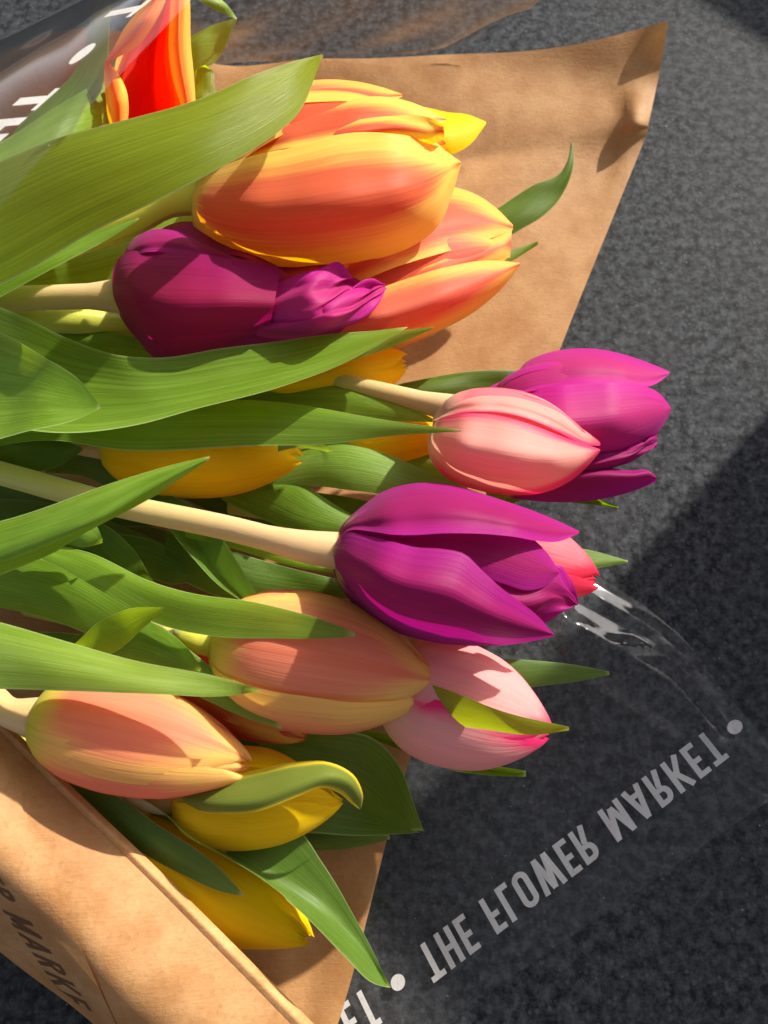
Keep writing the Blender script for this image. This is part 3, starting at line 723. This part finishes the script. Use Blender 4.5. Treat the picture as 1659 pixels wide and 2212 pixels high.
# magenta at the right
mg = tulip('bright magenta tulip with a drooping petal, over bare granite behind the pale pink tulip', (1050, 900, .038), (1430, 868, .040), 112,
      [dict(m='magenta', th=a, rs=r_, ln=.97) for a, r_ in ((0, .9), (60, .88), (120, .94), (180, .92), (-120, .92), (-60, .9))],
      stem=[(500, 960, .03), (800, 920, .036), (950, 905, .038)], srad=.003, smat='stem_peach', seed=6)
lp3(mg, [(1036, 850), (1070, 826), (1100, 818), (1140, 780), (1200, 760), (1290, 754), (1380, 775), (1447, 803)], [(1040, 870), (1110, 850), (1180, 838), (1260, 832), (1330, 834), (1400, 836), (1446, 809)], (.038, .034, .034, .036, .040), (.042, .050, .052, .050, .041), (.044, .054, .055, .052, .041), 'magenta', wav=.0003, seed=2)
lp3(mg, [(1060, 850), (1180, 836), (1270, 828), (1350, 828), (1420, 846), (1449, 880)], [(1060, 960), (1200, 1005), (1300, 1000), (1380, 972), (1425, 930), (1450, 886)], (.046, .056, .055, .042), (.05, .060, .057, .042), (.036, .036, .036, .041), 'magenta')
lp3(mg, [(1150, 960), (1260, 975), (1340, 975), (1400, 945), (1420, 934)], [(1150, 1040), (1260, 1040), (1330, 1010), (1380, 988), (1418, 966)], (.04, .046, .040), (.042, .047, .040), (.034, .036, .038), 'purple', ruf=.0014, seed=9)
P = loft([[(1100, 990, .036), (1200, 1000, .040), (1300, 1008, .040), (1360, 1016, .039), (1400, 1016, .038), (1416, 1028, .038)],
          [(1090, 1030, .040), (1200, 1036, .044), (1290, 1028, .045), (1370, 1028, .043), (1405, 1024, .041), (1418, 1032, .039)],
          [(1090, 1075, .034), (1200, 1085, .034), (1300, 1078, .035), (1370, 1060, .036), (1405, 1046, .037), (1417, 1040, .038)]], 34, 16)
grid_mesh('petal', P, M['purple'], mg)
# hot pink bud
tulip('small hot pink tulip bud peeping out behind the open purple tulip', (1010, 1185, .046), (1292, 1250, .046), 92,
      [dict(m='hot', th=62, wd=1.03, ln=1.02, flick=.1), dict(m='hot', th=-45, wd=1.12, ln=1.0), dict(m='hot', th=170, wd=1.08),
       dict(m='hot', th=10, rs=.9, ln=.97), dict(m='hot', th=110, rs=.9), dict(m='hot', th=-110, rs=.9)], stem=[(500, 1090, .03), (800, 1140, .038)], seed=7)
# pale pink lower
tulip('pale pink tulip crossed by a bright green leaf, beside the peach tulips', (822, 1470, .048), (1192, 1585, .046), 132,
      [dict(m='rose', th=-38, wd=1.17, ln=1.0), dict(m='rose', th=66, wd=1.12, ln=.99), dict(m='rose', th=180, wd=1.08),
       dict(m='rose', th=14, rs=.86, wd=0.90, ln=.98), dict(m='hot', th=120, rs=.9), dict(m='hot', th=-110, rs=.9)], stem=[(400, 1330, .03), (640, 1410, .038)], seed=8)
# peach centre
tulip('peach tulip with a slightly gaping yellow lower petal, beneath the open purple tulip', (452, 1385, .060), (945, 1472, .058), 142,
      [dict(m='peach', th=-2, wd=1.22, ln=1.0), dict(m='peach', th=92, wd=1.08, ln=.97, opn=.045, ser=.006), dict(m='peach', th=-95, wd=1.12, ln=.97),
       dict(m='peach', th=50, rs=.86, wd=.9, ln=.95), dict(m='orange', th=-48, rs=.88, wd=.95, ln=1.0), dict(m='peach', th=170, rs=.95)],
      stem=[(60, 1310, .024), (300, 1365, .036), (400, 1380, .052)], srad=.0028, smat='stem_lime', seed=9)
# peach lower left
tulip('peach and yellow tulip just above the folded paper rim', (62, 1545, .064), (545, 1652, .060), 115,
      [dict(m='peach', th=-22, wd=1.22, ln=.985), dict(m='peach', th=82, wd=1.17, ln=1.0, flick=.10), dict(m='peach', th=-135, wd=1.08),
       dict(m='peach', th=30, rs=.88, wd=.95, ln=.985), dict(m='peach', th=-80, rs=.88), dict(m='peach', th=150, rs=.88)],
      stem=[(-260, 1400, .062), (-100, 1466, .063), (-20, 1506, .064)], srad=.0035, smat='stem', seed=10)
# deep orange, mostly hidden
tulip('deep orange tulip mostly hidden between the two peach tulips', (370, 1370, .040), (665, 1592, .040), 100,
      [dict(m='coral', th=-20, wd=1.17), dict(m='orange', th=80, wd=1.17), dict(m='coral', th=180, wd=1.08), dict(m='coral', th=30, rs=.86), dict(m='coral', th=-80, rs=.86), dict(m='coral', th=130, rs=.86)],
      stem=[(60, 1200, .035), (220, 1270, .038)], seed=11)
# yellow with green streak
yg = tulip('yellow tulip with a green streaked curling outer petal, beside a large dark leaf', (368, 1726, .046), (742, 1726, .046), 100,
      [dict(m='yellow', th=70, wd=1.17, ln=1.0), dict(m='yellow', th=-100, wd=1.08, ln=.86, opn=.05), dict(m='yellow', th=180, wd=1.08),
       dict(m='yellow', th=20, rs=.86, wd=0.99, ln=.99, ser=.012, curl=.2), dict(m='yellow', th=120, rs=.9), dict(m='yellow', th=-50, rs=.86, ln=.9)],
      stem=[(0, 1600, .03), (200, 1680, .038)], seed=12)
P = loft([[(380, 1708, .052), (450, 1694, .058), (560, 1662, .062), (640, 1646, .064), (710, 1646, .064), (762, 1672, .062), (784, 1715, .058), (780, 1746, .053)],
          [(384, 1726, .054), (460, 1735, .0625), (560, 1722, .067), (650, 1690, .068), (715, 1676, .067), (752, 1690, .064), (772, 1720, .059), (779, 1747, .053)],
          [(390, 1745, .050), (470, 1758, .061), (560, 1752, .066), (640, 1722, .067), (690, 1702, .066), (730, 1712, .062), (758, 1735, .057), (776, 1748, .053)]], 40, 18)
o = grid_mesh('petal', P, M['yellow_green'], yg); o['label'] = 'green streaked petal with curled yellow tip'
# yellow at the bottom
tulip('yellow tulip with frayed petal tips tucked behind the paper rim', (255, 1790, .036), (668, 2030, .034), 104,
      [dict(m='yellow', th=30, wd=1.22, ser=.018), dict(m='yellow', th=-70, wd=1.12, ser=.02), dict(m='yellow', th=160, wd=1.08),
       dict(m='yellow', th=-20, rs=.86, ser=.02, ln=.99), dict(m='yellow', th=90, rs=.86), dict(m='yellow', th=-130, rs=.86)], stem=[(-150, 1560, .03), (60, 1680, .034)], seed=13)
# yellow under the long leaf, upper
tulip('yellow tulip showing under the long leaf below the dark purple tulip', (540, 850, .040), (880, 788, .040), 84,
      [dict(m='yellow', th=55, wd=1.17), dict(m='yellow', th=-60, wd=1.12, ln=1.01, flick=.2), dict(m='yellow', th=180), dict(m='yellow', th=0, rs=.86), dict(m='yellow', th=120, rs=.86), dict(m='yellow', th=-120, rs=.86)], stem=[(100, 900, .03), (350, 880, .035)], seed=14)
# yellow at left
tulip('yellow tulip lying between two crossing green leaves at the stem end', (215, 962, .050), (655, 992, .050), 100,
      [dict(m='yellow', th=10, wd=1.22, ln=.99), dict(m='yellow', th=95, wd=1.17, ln=.98), dict(m='yellow', th=-110), dict(m='yellow', th=-50, rs=.88, ln=1.0), dict(m='yellow', th=50, rs=.86), dict(m='yellow', th=160, rs=.86)], stem=[(-200, 900, .04), (0, 930, .045)], seed=15)
# yellow behind the pink one
tulip('small yellow tulip hidden behind the pale pink oval tulip', (720, 960, .040), (1010, 915, .038), 62,
      [dict(m='yellow', th=40, wd=1.17), dict(m='yellow', th=-70, wd=1.12), dict(m='yellow', th=170), dict(m='yellow', th=-20, rs=.86), dict(m='yellow', th=100, rs=.86), dict(m='yellow', th=-130, rs=.86)], stem=[(300, 1010, .03), (560, 985, .035)], seed=16)
# open red one at the top left
rt = thing('tulip', 'open red tulip with yellow rolled petal edges, partly under the film', 'tulip', W(330, 330, .06), 'tulips in the bouquet')
P = loft([[(250, 300, .062), (243, 240, .066), (244, 190, .07), (262, 128, .074), (325, 30, .078), (372, -60, .080)],
          [(320, 320, .050), (318, 240, .050), (320, 180, .052), (325, 120, .056), (350, 30, .062), (385, -60, .066)],
          [(410, 300, .062), (402, 240, .064), (392, 180, .066), (374, 110, .070), (376, 40, .074), (395, -60, .078)]], 30, 20)
o = grid_mesh('petal', P, M['red'], rt); o['label'] = 'red inner face of the open petal'
lp3(rt, [(229, 129), (240, 112), (270, 58), (304, 16), (345, -60)], [(231, 133), (274, 114), (302, 94), (334, 50), (385, -60)], (.078, .080, .084), (.080, .090, .092), (.078, .084, .086), 'flame')
lp3(rt, [(228, 130), (225, 150), (227, 200), (234, 260), (245, 300)], [(232, 130), (256, 160), (274, 198), (278, 235), (270, 300)], (.076, .072, .066), (.078, .082, .074), (.076, .078, .070), 'flame')
P = loft([[(398, 300, .066), (390, 225, .070), (376, 180, .073), (365, 110, .077), (366, 40, .08), (372, -60, .083)],
          [(412, 300, .076), (405, 220, .080), (396, 170, .083), (388, 100, .086), (388, 40, .088), (394, -60, .09)],
          [(425, 300, .064), (422, 210, .068), (419, 165, .070), (412, 90, .073), (411, 20, .076), (408, -60, .079)]], 34, 12)
grid_mesh('petal', P, M['flame'], rt)
P = loft([[(225, 300, .052), (238, 200, .054), (262, 90, .058), (360, -70, .064)], [(320, 330, .040), (322, 200, .038), (330, 90, .042), (384, -70, .05)], [(425, 300, .052), (417, 200, .054), (408, 90, .058), (405, -70, .064)]], 24, 12)
grid_mesh('petal', P, M['orange'], rt)
tube('stem', [W(-100, 420, .045), W(150, 380, .05), W(300, 340, .05), W(325, 300, .05)], .0035, M['stem_lime'], rt)

# ------------------------------------------------------------------ leaves
LG = 'tulip leaves in the bouquet'
def prof(zs, n):
    zs = (zs, zs) if not hasattr(zs, '__len__') else zs
    return np.interp(np.linspace(0, 1, n), np.linspace(0, 1, len(zs)), zs)
def leaf(label, A, B, za, zb, m='leaf', cup=.12, wav=.00035, seed=0, mid=None, zm=None, group=LG):
    ra = [(x, y, z) for (x, y), z in zip(A, prof(za, len(A)))]
    rb = [(x, y, z) for (x, y), z in zip(B, prof(zb, len(B)))]
    rails = [ra, rb]
    if mid is not None:
        rails = [ra, [(x, y, z) for (x, y), z in zip(mid, prof(zm, len(mid)))], rb]
        cup = 0
    P = loft(rails, 56, 15, cup=cup, wav=wav, seed=seed)
    o = grid_mesh('tulip_leaf', P, M[m])
    loc = Vector(P[0, P.shape[1] // 2])
    o.data.transform(Matrix.Translation(-loc)); o.location = loc
    return tag(o, label, 'leaf', group)

leaf('broad backlit leaf reaching across the largest orange tulip to a tip above it',
     [(-220, 450), (0, 352), (136, 294), (250, 262), (430, 213), (560, 158), (640, 132), (697, 117)],
     [(-220, 700), (0, 613), (200, 500), (330, 440), (440, 385), (540, 328), (640, 250), (698, 121)],
     (.090, .108, .112, .108, .098), (.090, .104, .108, .104, .097), 'leaf_lime', cup=.09, seed=1)
leaf('narrow dark leaf just under the broad backlit leaf and its stem', [(-200, 640), (0, 560), (150, 515), (300, 470)], [(-200, 730), (0, 642), (120, 582), (300, 474)], (.07, .072), (.072, .072), 'leaf', cup=.15, seed=2)
leaf('long leaf sweeping beneath the dark purple tulip to a blunt tip',
     [(-260, 560), (-100, 620), (0, 662), (60, 688), (150, 732), (270, 770), (345, 774), (480, 752), (580, 738), (700, 718), (880, 704)],
     [(-260, 860), (-100, 900), (0, 920), (130, 935), (300, 915), (420, 882), (600, 838), (740, 788), (820, 745), (881, 708)],
     (.066, .074, .078, .074, .070), (.070, .078, .080, .080, .072), 'leaf', cup=-.08, seed=3)
leaf('thin leaf tip showing just past the long leaf over the coral tulip', [(600, 770), (850, 716), (936, 706)], [(600, 830), (850, 748), (936, 710)], (.055, .07), (.055, .07), 'leaf_pale', seed=4)
leaf('short wide leaf with brownish pointed tip at the stem end',
     [(-240, 600), (0, 716), (90, 768), (170, 820), (216, 876)], [(-240, 1010), (0, 949), (60, 932), (150, 910), (216, 882)], (.085, .09, .086), (.085, .088, .086), 'leaf', cup=-.12, seed=5)
leaf('long straight leaf whose point lies on the pale pink oval tulip',
     [(-150, 960), (100, 905), (300, 872), (540, 868), (640, 878), (760, 896), (880, 914), (996, 928)],
     [(-150, 1000), (100, 950), (280, 971), (560, 963), (700, 958), (850, 941), (930, 936), (996, 932)], (.055, .064, .070, .078), (.060, .068, .072, .078), 'leaf', cup=.12, seed=6)
leaf('dark leaf under the pale stem leading to the pale pink oval tulip', [(450, 880), (570, 842), (700, 833), (800, 838), (870, 868), (941, 908)], [(450, 930), (570, 900), (700, 905), (800, 908), (870, 910), (941, 912)], (.046, .050, .052), (.046, .05, .052), 'leaf', seed=7)
leaf('broad shiny leaf below the pale pink oval tulip', [(560, 1040), (640, 978), (720, 957), (850, 985), (930, 1020), (1010, 1050)], [(560, 1060), (650, 1048), (770, 1062), (880, 1074), (950, 1076), (1010, 1056)], (.04, .046, .046), (.04, .046, .044), 'leaf_pale', cup=.14, seed=8)
leaf('green leaf tucked behind the small yellow tulip and pale pink tulip', [(620, 950), (760, 940), (880, 965), (1000, 1010)], [(620, 1010), (760, 1010), (880, 1030), (1000, 1040)], (.036, .038), (.034, .036), 'leaf', seed=9)
leaf('dark leaf with a lit stripe above the open purple tulip', [(480, 1000), (600, 1010), (680, 1062), (760, 1112), (830, 1150)], [(480, 1080), (560, 1118), (660, 1152), (760, 1160), (830, 1156)], (.036, .042, .04), (.036, .040, .04), 'leaf', cup=.15, seed=10)
leaf('dark leaf in the gap between open purple tulip and shiny leaf', [(660, 1060), (760, 1075), (900, 1110)], [(660, 1110), (760, 1130), (900, 1120)], .028, .028, 'leaf_shaded', seed=11)
leaf('smooth pointed leaf crossing over the pale stem of the open purple tulip',
     [(-240, 1190), (0, 1126), (100, 1092), (250, 1040), (380, 1000), (452, 985)], [(-240, 1330), (0, 1246), (100, 1202), (200, 1146), (300, 1090), (380, 1042), (453, 991)],
     (.076, .086, .088), (.076, .084, .088), 'leaf', mid=[(-240, 1275), (0, 1200), (100, 1162), (210, 1118), (300, 1066), (380, 1022), (453, 988)], zm=(.082, .092, .089), seed=12)
leaf('small leaf with brown tip under the smooth pointed leaf', [(40, 1150), (130, 1120), (200, 1128), (222, 1166)], [(40, 1170), (130, 1172), (185, 1182), (222, 1173)], .068, .066, 'leaf', seed=13)
leaf('dark leaf in the shade beneath the short wide leaf', [(-150, 940), (0, 935), (100, 940), (182, 966)], [(-150, 1000), (0, 1000), (60, 1020), (130, 1005), (182, 970)], (.06, .058), (.056, .056), 'leaf_shaded', seed=14)
leaf('leaf curving down from the pale stem in the shaded middle', [(100, 980), (200, 965), (300, 1010), (400, 1085), (470, 1160)], [(100, 1020), (180, 1030), (280, 1085), (380, 1130), (468, 1165)], (.044, .040), (.040, .038), 'leaf_shaded', seed=15)
leaf('long leaf ending on the peach tulip beneath the open purple tulip',
     [(-200, 1090), (0, 1140), (90, 1170), (190, 1192), (330, 1258), (420, 1284), (560, 1304), (700, 1340), (768, 1366)],
     [(-200, 1180), (0, 1190), (100, 1212), (200, 1266), (350, 1350), (450, 1371), (600, 1379), (700, 1379), (768, 1374)], (.058, .066, .074, .082), (.060, .068, .076, .080), 'leaf', cup=.10, seed=16)
leaf('broad leaf whose point hangs over the deep orange tulip',
     [(-200, 1170), (0, 1196), (100, 1210), (250, 1292), (340, 1350), (430, 1420), (520, 1492), (609, 1570)],
     [(-200, 1290), (0, 1312), (170, 1362), (300, 1440), (420, 1500), (540, 1554), (609, 1575)], (.054, .060, .066, .066), (.052, .058, .066, .066), 'leaf', cup=.10, seed=17)
leaf('small upright backlit leaf standing between the broad leaves', [(160, 1392), (220, 1340), (285, 1314), (353, 1312)], [(170, 1400), (238, 1412), (300, 1366), (353, 1317)], (.066, .080), (.064, .080), 'leaf_lime', cup=-.1, seed=18)
leaf('rounded leaf under the small upright backlit leaf', [(200, 1370), (330, 1345), (400, 1396), (434, 1446)], [(200, 1420), (280, 1440), (370, 1456), (434, 1450)], (.06, .071), (.06, .069), 'leaf', seed=19)
leaf('bright pointed leaf lying along the top of the peach and yellow tulip',
     [(-200, 1300), (0, 1344), (140, 1384), (300, 1428), (480, 1464), (559, 1486)], [(-200, 1500), (0, 1488), (150, 1493), (350, 1501), (480, 1504), (559, 1494)], (.072, .082, .082), (.076, .084, .080), 'leaf_pale', cup=.12, seed=20)
leaf('short leaf tip beside the bright pointed leaf, against the peach tulip', [(420, 1440), (540, 1480), (580, 1498), (609, 1522)], [(420, 1480), (540, 1512), (576, 1528), (609, 1530)], (.06, .07), (.06, .07), 'leaf', seed=21)
leaf('folded pale leaf pointing down onto the peach tulip', [(270, 1020), (350, 1062), (420, 1100), (495, 1185), (562, 1290)], [(240, 1080), (330, 1110), (400, 1190), (470, 1262), (522, 1298)],
     (.044, .052, .056), (.044, .050, .056), 'leaf_blue', mid=[(250, 1055), (330, 1085), (400, 1150), (470, 1240), (530, 1298)], zm=(.038, .046, .052), seed=22)
leaf('dark leaf in the shaded hollow left of the folded pale leaf', [(120, 1120), (220, 1130), (280, 1180), (335, 1258)], [(120, 1180), (200, 1190), (270, 1240), (335, 1262)], .052, .05, 'leaf_shaded', seed=23)
leaf('dark pointed leaf low in the hollow beside the folded pale leaf', [(200, 1150), (320, 1165), (390, 1200), (432, 1240)], [(200, 1230), (300, 1240), (380, 1262), (432, 1246)], .042, .04, 'leaf_shaded', seed=24)
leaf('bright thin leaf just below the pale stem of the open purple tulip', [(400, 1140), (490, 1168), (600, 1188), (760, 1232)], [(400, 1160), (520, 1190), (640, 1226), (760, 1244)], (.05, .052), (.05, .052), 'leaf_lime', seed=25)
leaf('dark broad leaf between the stem and the peach tulip', [(360, 1150), (480, 1185), (620, 1225), (780, 1262)], [(360, 1240), (480, 1290), (620, 1305), (780, 1290)], .042, .040, 'leaf_shaded', seed=26)
leaf('leaf point poking out below the magenta drooping petal', [(1050, 1050), (1200, 1042), (1260, 1064), (1336, 1093)], [(1050, 1110), (1150, 1078), (1240, 1086), (1336, 1098)], (.034, .034), (.034, .034), 'leaf', mid=[(1050, 1090), (1190, 1066), (1255, 1082), (1336, 1096)], zm=(.026, .030), seed=27)
leaf('small leaf point just beyond the hot pink bud', [(1050, 1180), (1200, 1178), (1285, 1190), (1356, 1211)], [(1050, 1240), (1200, 1240), (1296, 1226), (1356, 1215)], .034, .034, 'leaf', seed=28)
leaf('leaf point lying over the film beyond the pale pink lower tulip', [(900, 1440), (1050, 1422), (1130, 1425), (1230, 1435), (1316, 1451)], [(900, 1500), (1050, 1496), (1165, 1482), (1250, 1471), (1316, 1457)], .036, .034, 'leaf_blue', seed=29)
leaf('bright leaf crossing in front of the pale pink lower tulip', [(760, 1440), (860, 1458), (950, 1484), (1080, 1534), (1229, 1570)], [(760, 1500), (880, 1542), (960, 1562), (1060, 1579), (1160, 1586), (1229, 1577)], (.046, .058, .070, .070), (.046, .056, .068, .069), 'leaf_lime', cup=.12, seed=30)
leaf('thin leaf edge under the pale pink lower tulip', [(700, 1560), (830, 1586), (1000, 1640), (1136, 1665)], [(700, 1580), (810, 1600), (950, 1656), (1060, 1676), (1136, 1677)], .026, .024, 'leaf', mid=[(700, 1575), (820, 1596), (980, 1650), (1136, 1672)], zm=(.022, .02), seed=31)
leaf('large dark folded leaf beyond the green streaked yellow tulip', [(560, 1560), (690, 1578), (800, 1594), (860, 1650), (900, 1740), (916, 1795)], [(560, 1790), (660, 1798), (780, 1806), (860, 1802), (908, 1797)],
     (.030, .034, .032), (.022, .022, .030), 'leaf_blue', mid=[(560, 1660), (700, 1690), (785, 1724), (840, 1762), (893, 1793)], zm=(.024, .022, .029), seed=32)
leaf('dark leaf lying flat on the paper under the large folded leaf', [(540, 1790), (660, 1800), (760, 1800), (842, 1806)], [(540, 1840), (680, 1838), (740, 1836), (842, 1812)], .014, .012, 'leaf_shaded', seed=33)
leaf('long folded leaf pointing to the printed dot on the film',
     [(380, 1760), (500, 1790), (640, 1788), (700, 1868), (770, 1988), (844, 2130)], [(260, 1690), (310, 1722), (400, 1802), (540, 1884), (640, 1960), (740, 2062), (800, 2118), (844, 2134)],
     (.040, .044, .044, .036), (.052, .056, .054, .037), 'leaf_blue', mid=[(330, 1760), (440, 1812), (560, 1880), (690, 1962), (762, 2034), (838, 2128)], zm=(.040, .044, .044, .035), seed=34)
leaf('leaf lying over the frayed yellow tulip next to the paper rim', [(60, 1640), (150, 1682), (250, 1718), (340, 1780), (450, 1852), (524, 1930)], [(60, 1680), (160, 1722), (260, 1812), (400, 1892), (480, 1926), (524, 1936)], (.046, .050, .0515), (.044, .048, .0505), 'leaf_blue', cup=.1, seed=35)
leaf('pale leaf under the film below the open red tulip', [(-150, 370), (0, 308), (130, 225), (226, 174), (290, 160)], [(-150, 440), (0, 380), (130, 310), (236, 264), (290, 240)], (.085, .080, .048), (.088, .082, .048), 'leaf_pale', cup=.08, seed=36)
leaf('tall dark leaf under the film beside the open red tulip', [(-150, 430), (0, 328), (60, 252), (150, 166), (190, 60), (226, -40)], [(-100, 480), (40, 400), (140, 290), (224, 182), (240, 80), (243, -40)], (.06, .062, .06), (.072, .074, .07), 'leaf', cup=.1, seed=37)
leaf('folded pale leaf with a kinked point right of the open red tulip', [(380, 100), (415, 74), (470, 52), (511, 39)], [(380, 200), (415, 168), (462, 136), (511, 44)], (.04, .06), (.042, .06), 'leaf_pale', mid=[(380, 130), (415, 98), (470, 84), (511, 42)], zm=(.044, .06), seed=38)
leaf('pale leaf coming down from behind the film to the kinked point', [(430, -60), (470, -10), (495, 15), (511, 38)], [(390, -60), (440, 8), (475, 26), (511, 42)], (.07, .06), (.07, .06), 'leaf_pale', seed=39)
leaf('short stub leaf with a brown tip between red tulip and paper', [(415, 240), (420, 190), (424, 152), (440, 141)], [(470, 240), (464, 190), (458, 152), (444, 141)], (.06, .066), (.06, .066), 'leaf_lime', seed=40)
leaf('dark twisted leaf tip lying on the brown paper', [(960, 520), (1080, 446), (1150, 402), (1212, 372), (1226, 345), (1233, 307)], [(980, 580), (1112, 504), (1170, 470), (1215, 420), (1236, 370), (1238, 309)], (.03, .036, .040), (.03, .032, .040), 'leaf_blue', seed=41)
leaf('tiny leaf point beside the coral tulip tip on brown paper', [(1000, 570), (1100, 541), (1162, 521)], [(1000, 600), (1100, 566), (1162, 529)], .034, .033, 'leaf', seed=42)
leaf('dark leaf behind the magenta tulip at the paper edge', [(780, 850), (880, 825), (980, 806), (1110, 800), (1180, 800)], [(780, 900), (900, 880), (1000, 860), (1110, 850), (1180, 830)], .030, .028, 'leaf_shaded', seed=43)
leaf('green leaf in the gap behind the dark purple tulip base', [(-100, 600), (60, 560), (200, 505), (340, 450), (500, 420)], [(-100, 660), (60, 630), (200, 625), (340, 600), (500, 520)], (.058, .045), (.052, .04), 'leaf', seed=44)
leaf('short leaf below the second stem under the dark purple tulip', [(60, 690), (200, 715), (330, 735), (450, 760)], [(60, 740), (200, 765), (330, 790), (450, 800)], .05, .05, 'leaf', seed=45)
leaf('pale narrow leaf pointing down in front of the yellow tulip tip', [(600, 960), (660, 955), (700, 962), (716, 974)], [(600, 975), (650, 968), (690, 972), (716, 978)], .062, .06, 'leaf_pale', seed=46)
# shaded leaves deep in the bunch
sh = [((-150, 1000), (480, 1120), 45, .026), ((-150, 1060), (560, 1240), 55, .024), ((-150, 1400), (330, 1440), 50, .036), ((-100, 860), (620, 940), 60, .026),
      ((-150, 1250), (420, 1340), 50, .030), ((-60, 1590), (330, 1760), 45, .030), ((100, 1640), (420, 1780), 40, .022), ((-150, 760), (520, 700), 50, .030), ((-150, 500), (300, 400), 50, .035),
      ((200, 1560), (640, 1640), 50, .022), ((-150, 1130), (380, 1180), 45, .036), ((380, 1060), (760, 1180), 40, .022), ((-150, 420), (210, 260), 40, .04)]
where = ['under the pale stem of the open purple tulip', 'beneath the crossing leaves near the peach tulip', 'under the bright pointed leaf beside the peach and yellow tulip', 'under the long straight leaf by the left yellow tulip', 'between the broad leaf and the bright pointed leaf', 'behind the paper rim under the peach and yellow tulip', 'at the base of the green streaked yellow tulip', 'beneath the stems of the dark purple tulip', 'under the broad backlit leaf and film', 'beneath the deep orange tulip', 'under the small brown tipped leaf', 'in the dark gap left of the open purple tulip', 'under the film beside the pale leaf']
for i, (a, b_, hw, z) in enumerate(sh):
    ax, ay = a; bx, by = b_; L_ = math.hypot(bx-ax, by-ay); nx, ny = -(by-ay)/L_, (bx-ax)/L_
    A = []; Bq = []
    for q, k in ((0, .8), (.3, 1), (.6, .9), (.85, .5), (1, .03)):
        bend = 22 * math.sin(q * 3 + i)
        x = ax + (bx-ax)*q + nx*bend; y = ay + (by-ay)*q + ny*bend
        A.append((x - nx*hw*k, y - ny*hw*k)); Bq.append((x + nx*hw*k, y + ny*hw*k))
    leaf('dark shaded leaf ' + where[i], A, Bq, (z - .004, z), (z + .004, z), 'leaf_shaded', seed=60 + i, group='shaded leaves deep in the bunch')
